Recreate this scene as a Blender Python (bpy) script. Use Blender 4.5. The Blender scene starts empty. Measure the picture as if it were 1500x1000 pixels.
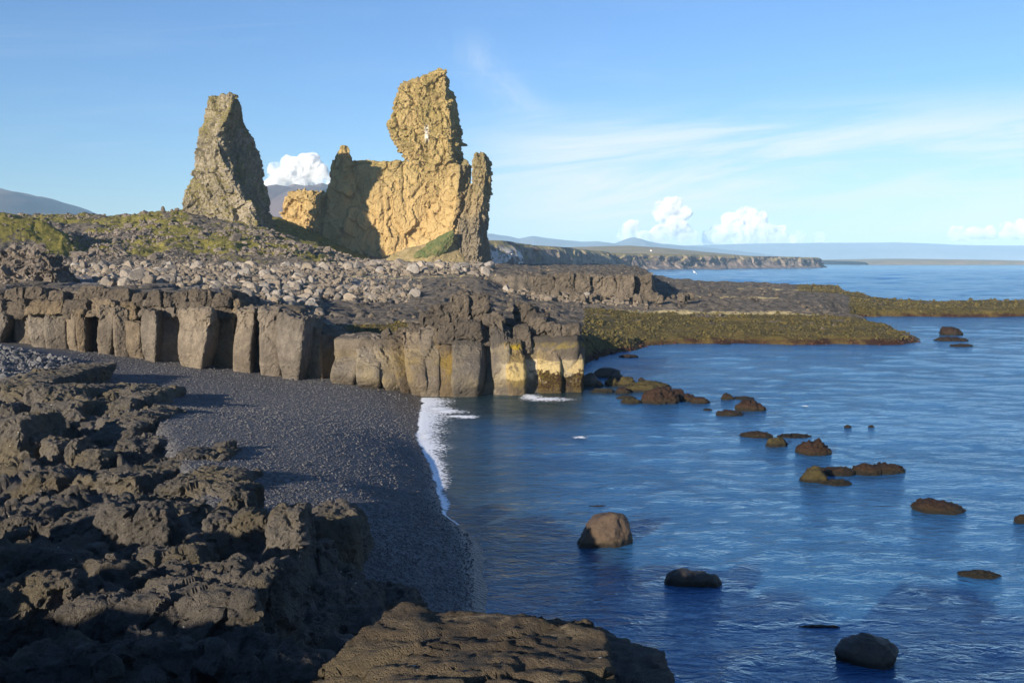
import bpy, bmesh, math, random, time
import numpy as np
from mathutils import Vector, Matrix
T0 = time.time()
scene = bpy.context.scene
COL = scene.collection
R = math.radians

# ------------------------------------------------------------------ camera, sky, sun, exposure
F, CAMZ, PITCH = 1458.0, 10.0, math.atan(117 / 1458.0)
cam_data = bpy.data.cameras.new('camera')
cam = bpy.data.objects.new('camera', cam_data)
COL.objects.link(cam)
cam.location = (0, 0, CAMZ)
cam.rotation_euler = (math.pi / 2 - PITCH, 0, 0)
cam_data.sensor_width = 36.0
cam_data.lens = 36.0 * F / 1500.0
cam_data.clip_start = 0.1
cam_data.clip_end = 80000
scene.camera = cam

SUN_EL, SUN_AZ = R(14.5), R(215)          # azimuth clockwise from +Y: behind the camera, to the left
world = bpy.data.worlds.new('World')
scene.world = world
world.use_nodes = True
SKY_STRENGTH = 0.079

sun_data = bpy.data.lights.new('sun', 'SUN')
sun_data.energy = 5.0
sun_data.angle = R(0.53)
sun_data.color = (1.0, 0.885, 0.72)
sun = bpy.data.objects.new('sun', sun_data)
COL.objects.link(sun)
sdir = Vector((math.sin(SUN_AZ) * math.cos(SUN_EL), math.cos(SUN_AZ) * math.cos(SUN_EL), math.sin(SUN_EL)))
sun.rotation_euler = sdir.to_track_quat('Z', 'Y').to_euler()
sun.location = (-60, -80, 60)

scene.view_settings.view_transform = 'Standard'
scene.view_settings.look = 'None'
scene.view_settings.exposure = 0.88
scene.view_settings.gamma = 1.0
scene.view_settings.use_curve_mapping = False
scene.cycles.use_adaptive_sampling = False
scene.cycles.max_bounces = 8
scene.cycles.diffuse_bounces = 3
scene.cycles.glossy_bounces = 3
scene.cycles.transparent_max_bounces = 12
scene.cycles.volume_bounces = 6


# ------------------------------------------------------------------ node helpers
class NT:
    def __init__(s, tree):
        s.t = tree; s.n = tree.nodes; s.l = tree.links
    def node(s, typ, **kw):
        nd = s.n.new(typ)
        ins = kw.pop('ins', None)
        for k, v in kw.items():
            setattr(nd, k, v)
        if ins:
            for k, v in ins.items():
                s.put(nd.inputs[k], v)
        return nd
    def put(s, sock, v):
        if isinstance(v, bpy.types.NodeSocket):
            s.l.new(v, sock)
        else:
            if hasattr(sock.default_value, '__len__') and not isinstance(v, str):
                v = tuple(v)
                if len(sock.default_value) == 4 and len(v) == 3:
                    v = v + (1.0,)
            sock.default_value = v
    def math(s, op, a, b=0.0, c=None, clamp=False):
        nd = s.node('ShaderNodeMath', operation=op, use_clamp=clamp)
        s.put(nd.inputs[0], a); s.put(nd.inputs[1], b)
        if c is not None: s.put(nd.inputs[2], c)
        return nd.outputs[0]
    def vmath(s, op, a, b=(0, 0, 0)):
        nd = s.node('ShaderNodeVectorMath', operation=op)
        s.put(nd.inputs[0], a)
        if op == 'SCALE': s.put(nd.inputs[3], b)
        else: s.put(nd.inputs[1], b)
        return nd.outputs[0]
    def noise(s, vec, scale, detail=4, rough=0.55, dist=0.0):
        nd = s.node('ShaderNodeTexNoise')
        s.put(nd.inputs['Vector'], vec); s.put(nd.inputs['Scale'], scale)
        s.put(nd.inputs['Detail'], detail); s.put(nd.inputs['Roughness'], rough); s.put(nd.inputs['Distortion'], dist)
        return nd.outputs['Fac']
    def voro(s, vec, scale, feature='F1', out='Distance', rnd=1.0):
        nd = s.node('ShaderNodeTexVoronoi', feature=feature)
        s.put(nd.inputs['Vector'], vec); s.put(nd.inputs['Scale'], scale); s.put(nd.inputs['Randomness'], rnd)
        return nd.outputs[out]
    def ramp(s, fac, lo, hi, a=0.0, b=1.0):
        nd = s.node('ShaderNodeMapRange', interpolation_type='SMOOTHSTEP')
        s.put(nd.inputs[0], fac); s.put(nd.inputs[1], lo); s.put(nd.inputs[2], hi); s.put(nd.inputs[3], a); s.put(nd.inputs[4], b)
        return nd.outputs[0]
    def mix(s, fac, a, b, blend='MIX'):
        nd = s.node('ShaderNodeMix', data_type='RGBA', blend_type=blend)
        s.put(nd.inputs[0], fac); s.put(nd.inputs[6], a); s.put(nd.inputs[7], b)
        return nd.outputs[2]
    def sep(s, vec):
        nd = s.node('ShaderNodeSeparateXYZ'); s.put(nd.inputs[0], vec)
        return nd.outputs
    def bump(s, height, strength=0.5, dist=0.05, normal=None):
        nd = s.node('ShaderNodeBump')
        s.put(nd.inputs['Height'], height); s.put(nd.inputs['Strength'], strength); s.put(nd.inputs['Distance'], dist)
        if normal is not None: s.l.new(normal, nd.inputs['Normal'])
        return nd.outputs[0]

def material(name):
    m = bpy.data.materials.new(name); m.use_nodes = True
    m.node_tree.nodes.clear()
    t = NT(m.node_tree)
    out = t.node('ShaderNodeOutputMaterial')
    bs = t.node('ShaderNodeBsdfPrincipled')
    t.l.new(bs.outputs[0], out.inputs[0])
    return m, t, bs, out

# ------------------------------------------------------------------ the sky: Nishita plus thin cirrus
def build_sky():
    t = NT(world.node_tree)
    t.n.clear()
    out = t.node('ShaderNodeOutputWorld')
    bg = t.node('ShaderNodeBackground')
    sky = t.node('ShaderNodeTexSky', sky_type='NISHITA')
    sky.sun_disc = False
    sky.sun_elevation = SUN_EL
    sky.sun_rotation = SUN_AZ
    sky.altitude = 0
    sky.air_density = 1.1
    sky.dust_density = 0.0
    sky.ozone_density = 4.0
    tc = t.node('ShaderNodeTexCoord')
    d = tc.outputs['Generated']
    x, y, z = t.sep(d)
    zz = t.math('MAXIMUM', z, 0.02)
    # project on a high cloud layer
    px = t.math('DIVIDE', x, t.math('ADD', zz, 0.10)); py = t.math('DIVIDE', y, t.math('ADD', zz, 0.10))
    cv = t.node('ShaderNodeCombineXYZ'); t.put(cv.inputs[0], t.math('MULTIPLY', px, 0.55)); t.put(cv.inputs[1], t.math('MULTIPLY', py, 1.5))
    big = t.noise(cv.outputs[0], 0.9, 3, 0.5, 0.4)
    fine = t.noise(cv.outputs[0], 2.6, 6, 0.62, 0.9)
    m = t.math('MULTIPLY', t.ramp(big, 0.46, 0.68), t.ramp(fine, 0.40, 0.78))
    # veil and streaks of cirrus in the right-hand low sky, climbing slightly to the right
    az = t.math('ARCTAN2', x, y)
    el = t.math('SUBTRACT', z, t.math('MULTIPLY', az, 0.10))
    c2 = t.node('ShaderNodeCombineXYZ'); t.put(c2.inputs[0], t.math('MULTIPLY', az, 3.2)); t.put(c2.inputs[1], t.math('MULTIPLY', el, 26.0))
    st = t.noise(c2.outputs[0], 1.0, 7, 0.60, 0.55)
    st2 = t.noise(c2.outputs[0], 0.35, 3, 0.5, 0.3)
    veil = t.math('MULTIPLY', t.ramp(az, -0.12, 0.10), t.math('MULTIPLY', t.ramp(z, 0.0, 0.03), t.ramp(z, 0.165, 0.10)))
    sv = t.math('ADD', t.math('MULTIPLY', t.ramp(st, 0.36, 0.60), 0.95), t.ramp(z, 0.14, 0.02, 0.12, 0.40))
    veil = t.math('MULTIPLY', veil, t.math('MULTIPLY', sv, t.ramp(st2, 0.30, 0.55, 0.45, 1.0)))
    # one soft plume above the tower
    pl = t.math('MULTIPLY', t.ramp(t.math('ABSOLUTE', t.math('ADD', t.math('SUBTRACT', az, 0.0), t.math('MULTIPLY', t.math('SUBTRACT', z, 0.16), 0.9))), 0.05, 0.0), t.math('MULTIPLY', t.ramp(z, 0.13, 0.16), t.ramp(z, 0.235, 0.18)))
    pl = t.math('MULTIPLY', pl, t.ramp(t.noise(d, 14.0, 5, 0.6, 0.6), 0.35, 0.7))
    m = t.math('ADD', t.math('MULTIPLY', m, 0.12), t.math('ADD', t.math('MULTIPLY', veil, 1.0), t.math('MULTIPLY', pl, 0.35)), clamp=True)
    # white balance of the photograph
    blue = t.mix(1.0, sky.outputs[0], (0.78, 0.89, 1.12, 1), 'MULTIPLY')
    col = t.mix(m, blue, (6.1, 6.55, 6.9, 1))
    t.l.new(col, bg.inputs[0])
    bg.inputs[1].default_value = SKY_STRENGTH
    t.l.new(bg.outputs[0], out.inputs[0])
build_sky()

# ------------------------------------------------------------------ geometry helpers
CP, SP = math.cos(PITCH), math.sin(PITCH)
def P(u, v, D):
    a, b = (u - 750) / F, (500 - v) / F
    dx, dy, dz = a, CP + b * SP, -SP + b * CP
    s = D / dy
    return np.array([dx * s, D, CAMZ + dz * s])
def Pz(u, v, z):
    a, b = (u - 750) / F, (500 - v) / F
    dx, dy, dz = a, CP + b * SP, -SP + b * CP
    s = (z - CAMZ) / dz
    return np.array([dx * s, dy * s, z])
def bx(b, D):            # bearing column b at distance D -> x (level ray)
    return (b - 750) / F * D / CP

def _hash(ix, iy, iz, seed):
    h = ix * np.uint32(0x8da6b343) ^ iy * np.uint32(0xd8163841) ^ iz * np.uint32(0xcb1ab31f)
    h = h + np.uint32((seed * 0x9E3779B1) & 0xffffffff)
    h ^= h >> np.uint32(15); h *= np.uint32(0x2c1b3c6d); h ^= h >> np.uint32(12); h *= np.uint32(0x297a2d39); h ^= h >> np.uint32(15)
    return h
def perlin(p, seed=0):
    p = np.asarray(p, np.float32)
    fl = np.floor(p)
    i = fl.astype(np.int64).astype(np.uint32)
    f = p - fl
    w = f * f * f * (f * (f * 6 - 15) + 10)
    one = np.uint32(1)
    res = np.zeros(len(p), np.float32)
    for cx in (0, 1):
        wx = w[:, 0] if cx else 1 - w[:, 0]
        for cy in (0, 1):
            wy = w[:, 1] if cy else 1 - w[:, 1]
            for cz in (0, 1):
                wz = w[:, 2] if cz else 1 - w[:, 2]
                h = _hash(i[:, 0] + one * np.uint32(cx), i[:, 1] + one * np.uint32(cy), i[:, 2] + one * np.uint32(cz), seed)
                gx = (h & np.uint32(1023)).astype(np.float32) / 511.5 - 1
                gy = ((h >> np.uint32(10)) & np.uint32(1023)).astype(np.float32) / 511.5 - 1
                gz = ((h >> np.uint32(20)) & np.uint32(1023)).astype(np.float32) / 511.5 - 1
                res += wx * wy * wz * (gx * (f[:, 0] - cx) + gy * (f[:, 1] - cy) + gz * (f[:, 2] - cz))
    return res * 1.3
def fbm(p, octv=4, seed=0, gain=0.5, lac=2.03, ridged=False):
    p = np.asarray(p, np.float32)
    a, s, tot = 1.0, np.zeros(len(p), np.float32), 0.0
    for k in range(octv):
        n = perlin(p, seed + k * 17)
        if ridged: n = 1 - 2 * np.abs(n)
        s += a * n; tot += a
        a *= gain; p = p * lac + 3.1
    return s / tot
def worley(p, seed=0):
    p = np.asarray(p, np.float32)
    fl = np.floor(p); i = fl.astype(np.int64)
    f1 = np.full(len(p), 9.0, np.float32); f2 = f1.copy(); rid = np.zeros(len(p), np.float32)
    for ox in (-1, 0, 1):
        for oy in (-1, 0, 1):
            for oz in (-1, 0, 1):
                c = i + np.array([ox, oy, oz])
                h = _hash(c[:, 0].astype(np.uint32), c[:, 1].astype(np.uint32), c[:, 2].astype(np.uint32), seed)
                q = np.empty_like(p)
                q[:, 0] = c[:, 0] + (h & np.uint32(1023)).astype(np.float32) / 1023
                q[:, 1] = c[:, 1] + ((h >> np.uint32(10)) & np.uint32(1023)).astype(np.float32) / 1023
                q[:, 2] = c[:, 2] + ((h >> np.uint32(20)) & np.uint32(1023)).astype(np.float32) / 1023
                d = np.sqrt(((p - q) ** 2).sum(1))
                near = d < f1
                f2 = np.where(near, f1, np.minimum(f2, d))
                rid = np.where(near, ((h * np.uint32(2654435761)) >> np.uint32(8)).astype(np.float32) / 16777216.0, rid)
                f1 = np.where(near, d, f1)
    return f1, f2, rid
def sstep(x, a, b):
    t = np.clip((x - a) / (b - a), 0, 1)
    return t * t * (3 - 2 * t)

def mesh(name, V, Fc, mat=None, smooth=True, attrs=None):
    V = np.asarray(V, np.float32); Fc = np.asarray(Fc, np.int32)
    k = Fc.shape[1]
    me = bpy.data.meshes.new(name)
    me.vertices.add(len(V)); me.vertices.foreach_set('co', V.ravel())
    me.loops.add(Fc.size); me.loops.foreach_set('vertex_index', Fc.ravel())
    me.polygons.add(len(Fc))
    me.polygons.foreach_set('loop_start', np.arange(0, Fc.size, k, dtype=np.int32))
    me.polygons.foreach_set('loop_total', np.full(len(Fc), k, np.int32))
    if attrs:
        for an, arr in attrs.items():
            if arr.ndim == 1:
                at = me.attributes.new(an, 'FLOAT', 'POINT'); at.data.foreach_set('value', arr.astype(np.float32))
            else:
                at = me.attributes.new(an, 'FLOAT_COLOR', 'POINT')
                if arr.shape[1] == 3: arr = np.concatenate([arr, np.ones((len(arr), 1))], 1)
                at.data.foreach_set('color', arr.astype(np.float32).ravel())
    me.update(calc_edges=True)
    me.validate()
    me.polygons.foreach_set('use_smooth', np.full(len(me.polygons), smooth, bool))
    if mat: me.materials.append(mat)
    return me
def obj(name, me, parent=None, loc=None):
    o = bpy.data.objects.new(name, me); COL.objects.link(o)
    if parent: o.parent = parent
    if loc is not None: o.location = loc
    return o
def tag(o, label=None, cat=None, group=None, kind=None):
    if label: o['label'] = label
    if cat: o['category'] = cat
    if group: o['group'] = group
    if kind: o['kind'] = kind
    return o
def empty(name, loc, label=None, cat=None, group=None, kind=None):
    o = bpy.data.objects.new(name, None); COL.objects.link(o)
    o.location = loc; o.empty_display_size = 0.2
    return tag(o, label, cat, group, kind)
def rebase(V, base):
    return np.asarray(V, np.float32) - np.asarray(base, np.float32)

def normals(V, Fc):
    V = V.astype(np.float64)
    a = V[Fc[:, 0]]; n = np.zeros_like(V)
    if Fc.shape[1] == 4: fn = np.cross(V[Fc[:, 2]] - a, V[Fc[:, 3]] - V[Fc[:, 1]])
    else: fn = np.cross(V[Fc[:, 1]] - a, V[Fc[:, 2]] - a)
    for k in range(Fc.shape[1]):
        for c in range(3):
            n[:, c] += np.bincount(Fc[:, k], fn[:, c], len(V))
    return (n / np.maximum(np.linalg.norm(n, axis=1, keepdims=True), 1e-9)).astype(np.float32)
def laplace(V, Fc, it, lam=0.5):
    k = Fc.shape[1]
    e = np.concatenate([Fc[:, [j, (j + 1) % k]] for j in range(k)])
    e = np.concatenate([e, e[:, ::-1]])
    cnt = np.bincount(e[:, 0], minlength=len(V)).astype(np.float32)[:, None]
    for _ in range(it):
        s = np.stack([np.bincount(e[:, 0], V[e[:, 1], c], len(V)) for c in range(3)], 1)
        V = V + lam * (s / np.maximum(cnt, 1) - V)
    return V.astype(np.float32)
def remesh(pieces, voxel, smooth=2):
    Vs, Fs, off = [], [], 0
    bm = bmesh.new()
    for V, Fc in pieces:
        vs = [bm.verts.new(v) for v in V]
        for f in Fc:
            try: bm.faces.new([vs[i] for i in f])
            except ValueError: pass
    bmesh.ops.recalc_face_normals(bm, faces=bm.faces)
    me = bpy.data.meshes.new('tmp'); bm.to_mesh(me); bm.free()
    o = bpy.data.objects.new('tmp', me); COL.objects.link(o)
    md = o.modifiers.new('r', 'REMESH'); md.mode = 'VOXEL'; md.voxel_size = voxel
    dg = bpy.context.evaluated_depsgraph_get(); dg.update()
    ev = o.evaluated_get(dg).data
    n = len(ev.vertices); V = np.empty(n * 3, np.float32); ev.vertices.foreach_get('co', V); V = V.reshape(-1, 3)
    L = np.empty(len(ev.loops), np.int32); ev.loops.foreach_get('vertex_index', L)
    Fc = L.reshape(-1, 4)
    bpy.data.objects.remove(o); bpy.data.meshes.remove(me)
    if smooth: V = laplace(V, Fc, smooth)
    return V, Fc
BOXF = [(0, 1, 3, 2), (4, 6, 7, 5), (0, 4, 5, 1), (2, 3, 7, 6), (0, 2, 6, 4), (1, 5, 7, 3)]

def facet(p, seed=0, tilt=0.9):
    """angular facets: every cell of a jittered grid gets its own tilted plane"""
    p = np.asarray(p, np.float32)
    fl = np.floor(p); i = fl.astype(np.int64)
    f1 = np.full(len(p), 9.0, np.float32); f2 = f1.copy(); val = np.zeros(len(p), np.float32)
    for ox in (-1, 0, 1):
        for oy in (-1, 0, 1):
            for oz in (-1, 0, 1):
                c = i + np.array([ox, oy, oz])
                h = _hash(c[:, 0].astype(np.uint32), c[:, 1].astype(np.uint32), c[:, 2].astype(np.uint32), seed)
                g = _hash(c[:, 0].astype(np.uint32), c[:, 1].astype(np.uint32), c[:, 2].astype(np.uint32), seed + 77)
                d = np.empty_like(p); v = np.zeros(len(p), np.float32)
                for k in range(3):
                    d[:, k] = p[:, k] - c[:, k] - ((h >> np.uint32(10 * k)) & np.uint32(1023)).astype(np.float32) / 1023
                    v += d[:, k] * (((g >> np.uint32(10 * k)) & np.uint32(1023)).astype(np.float32) / 511.5 - 1)
                v = v * tilt + (((h ^ g) >> np.uint32(7)) & np.uint32(4095)).astype(np.float32) / 4095 - 0.5
                r = np.sqrt((d ** 2).sum(1))
                near = r < f1
                f2 = np.where(near, f1, np.minimum(f2, r)); val = np.where(near, v, val); f1 = np.where(near, r, f1)
    return val, f2 - f1
def rockify(V, Fc, size, amp, seed, pits=0.0, pitscale=9.0, cell=1.0, crack=0.5, strat=None, grain=1.0, ampf=None, vcrack=0.0):
    """displace a surface as fractured lava: tilted facets, cracks, grain and pores; size = feature size in metres"""
    N = normals(V, Fc)
    p = V / size
    w = np.stack([perlin(p * 0.9 + 5, seed), perlin(p * 0.9 + 15, seed + 1), perlin(p * 0.9 + 25, seed + 2)], 1)
    w2 = np.stack([perlin(p * 3.1 + 5, seed + 40), perlin(p * 3.1 + 15, seed + 41), perlin(p * 3.1 + 25, seed + 42)], 1)
    q = p + 0.30 * w + 0.07 * w2
    if strat is not None: q = q * np.array(strat, np.float32)
    d = 0.50 * fbm(p * 0.6, 3, seed + 3)
    a1, e1 = facet(q, seed + 4); a2, e2 = facet(q * 2.3 + 7, seed + 5); a3, e3 = facet(q * 5.1 + 3, seed + 9)
    d += cell * (0.55 * a1 + 0.33 * a2 + 0.18 * a3)
    cm = sstep(fbm(p * 0.8 + 9, 2, seed + 10), -0.25, 0.25)
    d -= crack * (0.40 * cm * (1 - sstep(e1, 0.0, 0.07)) + 0.12 * (1 - sstep(e2, 0.0, 0.07)))
    d += grain * (0.22 * fbm(p * 3.5, 4, seed + 6, gain=0.62) + 0.10 * fbm(p * 9.0, 3, seed + 11, gain=0.7))
    if vcrack:
        r1 = 1 - np.abs(perlin((p + 0.25 * w) * np.array([1.1, 1.1, 0.30]), seed + 21)) * 2.2
        r2 = 1 - np.abs(perlin((p + 0.25 * w) * np.array([0.8, 0.8, 1.5]) + 9, seed + 22)) * 2.2
        d -= vcrack * (sstep(r1, 0.70, 0.98) * 0.9 + sstep(r2, 0.80, 1.0) * 0.45)
    if ampf is not None: d = d * ampf(V)
    V = V + N * (d * amp)[:, None]
    if pits:
        h1, h2, hr = worley(V * pitscale, seed + 7)
        V = V - N * (pits * (1 - sstep(h1, 0.1, 0.5)) * (hr > 0.45))[:, None]
        V = V + N * (pits * 1.2 * fbm(V * pitscale * 0.6, 3, seed + 8))[:, None]
    return V.astype(np.float32)

def loft(rings):
    """closed lofted body from a list of (n,3) rings, capped"""
    n = len(rings[0]); V = np.concatenate(rings)
    Fc = []
    for r in range(len(rings) - 1):
        for k in range(n):
            a, b = r * n + k, r * n + (k + 1) % n
            Fc.append((a, b, b + n, a + n))
    V = list(map(tuple, V)); c0 = len(V); V.append(tuple(np.mean(rings[0], 0))); c1 = len(V); V.append(tuple(np.mean(rings[-1], 0)))
    for k in range(n):
        Fc.append((c0, (k + 1) % n, k)); o = (len(rings) - 1) * n
        Fc.append((c1, o + k, o + (k + 1) % n))
    return V, Fc

def ico(sub=2):
    bm = bmesh.new(); bmesh.ops.create_icosphere(bm, subdivisions=sub, radius=1)
    V = np.array([v.co for v in bm.verts], np.float32); Fc = np.array([[v.index for v in f.verts] for f in bm.faces], np.int32)
    bm.free(); return V, Fc
def poly_sdf(pts, poly):
    """signed distance (positive inside) of (n,2) points to a polygon"""
    poly = np.asarray(poly, np.float64); n = len(poly)
    d = np.full(len(pts), 1e9); inside = np.zeros(len(pts), bool)
    for i in range(n):
        a, b = poly[i], poly[(i + 1) % n]
        e = b - a; w = pts - a
        t = np.clip((w @ e) / max(e @ e, 1e-9), 0, 1)
        d = np.minimum(d, np.hypot(*(w - t[:, None] * e).T))
        c = ((a[1] > pts[:, 1]) != (b[1] > pts[:, 1])) & (pts[:, 0] < (b[0] - a[0]) * (pts[:, 1] - a[1]) / (b[1] - a[1] + 1e-12) + a[0])
        inside ^= c
    return np.where(inside, d, -d)
def grid_faces(nr, nc):
    i = np.arange(nr - 1)[:, None] * nc + np.arange(nc - 1)[None]
    i = i.ravel()
    return np.stack([i, i + 1, i + nc + 1, i + nc], 1).astype(np.int32)
# ------------------------------------------------------------------ materials
def rock_mat(name, a, b, c, scale=1.0, bump=0.6, bdist=0.08, rough=0.92, top=None, top_amt=0.6, streak=None, extra=None, pores=0.0, perobj=0.0):
    """a, b: body colours mixed by clouds; c: colour of flecks and painted crevices; scale: detail frequency per metre"""
    m, t, bs, out = material(name)
    g = t.node('ShaderNodeNewGeometry')
    pos = g.outputs['Position']
    n1 = t.noise(pos, 0.22 * scale, 5, 0.6)
    n2 = t.noise(pos, 1.7 * scale, 6, 0.68)
    n3 = t.noise(pos, 9.0 * scale, 4, 0.7)
    col = t.mix(t.ramp(t.math('ADD', t.math('MULTIPLY', n1, 0.55), t.math('MULTIPLY', n2, 0.45)), 0.40, 0.60), a, b)
    col = t.mix(t.math('MULTIPLY', t.ramp(n3, 0.50, 0.74), 0.65), col, c)
    if top is not None:
        nz = t.sep(g.outputs['Normal'])[2]
        f = t.math('MULTIPLY', t.ramp(nz, 0.15, 0.8), t.ramp(n2, 0.34, 0.62))
        col = t.mix(t.math('MULTIPLY', f, top_amt), col, top)
    if streak is not None:
        sc, amt, scol = streak
        sv = t.node('ShaderNodeMapping'); t.put(sv.inputs['Vector'], pos); sv.inputs['Scale'].default_value = sc
        sn = t.noise(sv.outputs[0], 1.0, 5, 0.65, 0.3)
        col = t.mix(t.math('MULTIPLY', t.ramp(sn, 0.48, 0.70), amt), col, scol)
    n5 = t.noise(pos, 4.2 * scale, 8, 0.78)
    hgt = t.math('ADD', t.math('MULTIPLY', n2, 0.55), t.math('ADD', t.math('MULTIPLY', n5, 0.75), t.math('MULTIPLY', n3, 0.18)))
    col = t.mix(t.math('MULTIPLY', t.ramp(n5, 0.47, 0.33), 0.75), col, c)  # crevice darkness painted into the colour where the bump dips
    if pores:
        pv = t.voro(pos, 22.0 * scale, 'SMOOTH_F1') if False else t.voro(pos, 22.0 * scale)
        pf = t.ramp(pv, 0.42, 0.12)
        pm = t.math('MULTIPLY', pf, t.ramp(n2, 0.40, 0.60))
        hgt = t.math('SUBTRACT', hgt, t.math('MULTIPLY', pm, pores * 0.28))
        n4 = t.noise(pos, 38.0 * scale, 3, 0.7)
        hgt = t.math('ADD', hgt, t.math('MULTIPLY', n4, 0.07))
    if extra is not None:
        col, hgt = extra(t, g, pos, n1, n2, n3, col, hgt)
    if perobj:
        oi = t.node('ShaderNodeObjectInfo')
        r = oi.outputs['Random']
        hs = t.node('ShaderNodeHueSaturation'); t.put(hs.inputs['Color'], col)
        t.put(hs.inputs['Value'], t.math('ADD', t.math('MULTIPLY', r, 2 * perobj), 1 - perobj))
        t.put(hs.inputs['Saturation'], t.math('ADD', t.math('MULTIPLY', t.math('FRACT', t.math('MULTIPLY', r, 7.31)), 0.6), 0.7))
        col = hs.outputs[0]
    t.put(bs.inputs['Base Color'], col)
    bs.inputs['Roughness'].default_value = rough
    bs.inputs['Specular IOR Level'].default_value = 0.25
    t.l.new(t.bump(hgt, 1.0, BK * bump / scale), bs.inputs['Normal'])
    return m

M = {}
BK = 0.50
# dark, pitted foreground lava with a few pale flecks of shell and lichen
def fg_extra(t, g, pos, n1, n2, n3, col, hgt):
    olive = t.ramp(t.noise(pos, 0.55, 3, 0.5), 0.48, 0.66)
    col = t.mix(t.math('MULTIPLY', olive, 0.55), col, (0.150, 0.120, 0.066))
    nd = t.node('ShaderNodeTexVoronoi', feature='F1'); t.put(nd.inputs['Vector'], pos); nd.inputs['Scale'].default_value = 3.2
    cr = t.sep(nd.outputs['Color'])[0]
    sp = t.math('MULTIPLY', t.ramp(nd.outputs['Distance'], 0.075, 0.055), t.math('GREATER_THAN', cr, 0.80))
    col = t.mix(sp, col, (0.75, 0.72, 0.62))
    return col, hgt
M['lava'] = rock_mat('dark_pitted_lava', (0.076, 0.069, 0.061), (0.175, 0.154, 0.128), (0.046, 0.041, 0.037), 1.6, 0.75, 0.03, 0.95,
                     top=(0.105, 0.092, 0.080), top_amt=0.5, extra=fg_extra, pores=1.1)
def ledge_extra(t, g, pos, n1, n2, n3, col, hgt):
    col, hgt = fg_extra(t, g, pos, n1, n2, n3, col, hgt)
    mp = t.node('ShaderNodeMapping'); t.put(mp.inputs['Vector'], pos); mp.inputs['Scale'].default_value = (0.8, 3.5, 3.0)
    s = t.noise(mp.outputs[0], 1.3, 5, 0.6, 0.5)
    col = t.mix(t.math('MULTIPLY', t.ramp(s, 0.60, 0.74), 0.7), col, (0.34, 0.28, 0.19))
    return col, hgt
M['ledge'] = rock_mat('brown_ledge_lava', (0.080, 0.060, 0.040), (0.155, 0.118, 0.075), (0.055, 0.045, 0.034), 1.6, 0.8, 0.03, 0.95,
                      top=(0.150, 0.118, 0.082), top_amt=0.4, extra=ledge_extra, pores=1.0)

# wave-worn cliff: tan faces, dark crust above, cream and weed bands near the water (bands follow height above sea)
def cliff_extra(t, g, pos, n1, n2, n3, col, hgt):
    x, y, z = t.sep(pos)
    wob = t.math('MULTIPLY', t.math('SUBTRACT', t.noise(pos, 0.8, 6, 0.7), 0.5), 3.2)
    zz = t.math('ADD', z, wob)
    # crust of rough dark lava high on the left part
    hi = t.math('MULTIPLY', t.ramp(zz, 5.6, 6.7), t.ramp(x, -9.0, -17.0))
    col = t.mix(t.math('MULTIPLY', hi, 0.6), col, (0.125, 0.100, 0.072))
    right = t.ramp(x, -8.0, -3.5)
    dk = t.math('MULTIPLY', right, t.ramp(zz, 3.3, 3.9))
    col = t.mix(t.math('MULTIPLY', dk, 0.8), col, (0.070, 0.060, 0.050))
    # ochre lichen low on the middle part
    mid = t.math('MULTIPLY', t.math('MULTIPLY', t.ramp(x, -17.0, -13.0), t.ramp(x, 3.6, 1.5)), t.math('MULTIPLY', t.ramp(zz, 0.3, 1.1), t.ramp(zz, 3.9, 2.4)))
    col = t.mix(t.math('MULTIPLY', t.math('MULTIPLY', mid, t.math('MULTIPLY', t.ramp(t.noise(pos, 0.35, 5, 0.6), 0.36, 0.56), t.ramp(n3, 0.25, 0.50))), 0.65), col, (0.29, 0.215, 0.085))
    n5x = t.noise(pos, 1.6, 6, 0.7)
    far = t.ramp(x, -1.6, 0.2)
    zc = t.math('ADD', z, t.math('MULTIPLY', wob, 0.35))
    cream = t.math('MULTIPLY', far, t.math('MULTIPLY', t.ramp(zc, 1.15, 1.3), t.ramp(zc, 2.55, 2.40)))
    col = t.mix(t.math('MULTIPLY', t.math('MULTIPLY', cream, t.ramp(n5x, 0.34, 0.50)), 0.9), col, (0.50, 0.395, 0.215))
    yel = t.math('MULTIPLY', far, t.math('MULTIPLY', t.ramp(zc, 3.3, 3.5), t.ramp(zc, 4.0, 3.7)))
    col = t.mix(t.math('MULTIPLY', t.math('MULTIPLY', yel, t.ramp(n5x, 0.42, 0.58)), 0.7), col, (0.30, 0.22, 0.05))
    weed = t.math('MULTIPLY', t.ramp(x, 1.0, 2.2), t.ramp(t.math('ADD', z, t.math('MULTIPLY', wob, 1.3)), 1.45, 1.15))
    col = t.mix(weed, col, t.mix(t.ramp(n3, 0.45, 0.6), (0.030, 0.014, 0.010, 1), (0.10, 0.075, 0.018, 1)))
    wet = t.ramp(zz, 0.9, 0.2)
    col = t.mix(t.math('MULTIPLY', wet, 0.35), col, (0.12, 0.09, 0.055))
    return col, hgt
M['cliff'] = rock_mat('wave_worn_basalt', (0.140, 0.112, 0.082), (0.245, 0.198, 0.142), (0.075, 0.062, 0.048), 0.9, 0.55, 0.06, 0.9,
                      streak=((1.5, 1.5, 0.20), 0.35, (0.125, 0.100, 0.078)), extra=cliff_extra, perobj=0.20)
M['crust'] = rock_mat('dark_crust_lava', (0.085, 0.070, 0.055), (0.150, 0.122, 0.092), (0.060, 0.050, 0.042), 1.0, 0.7, 0.08, 0.95)

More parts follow.
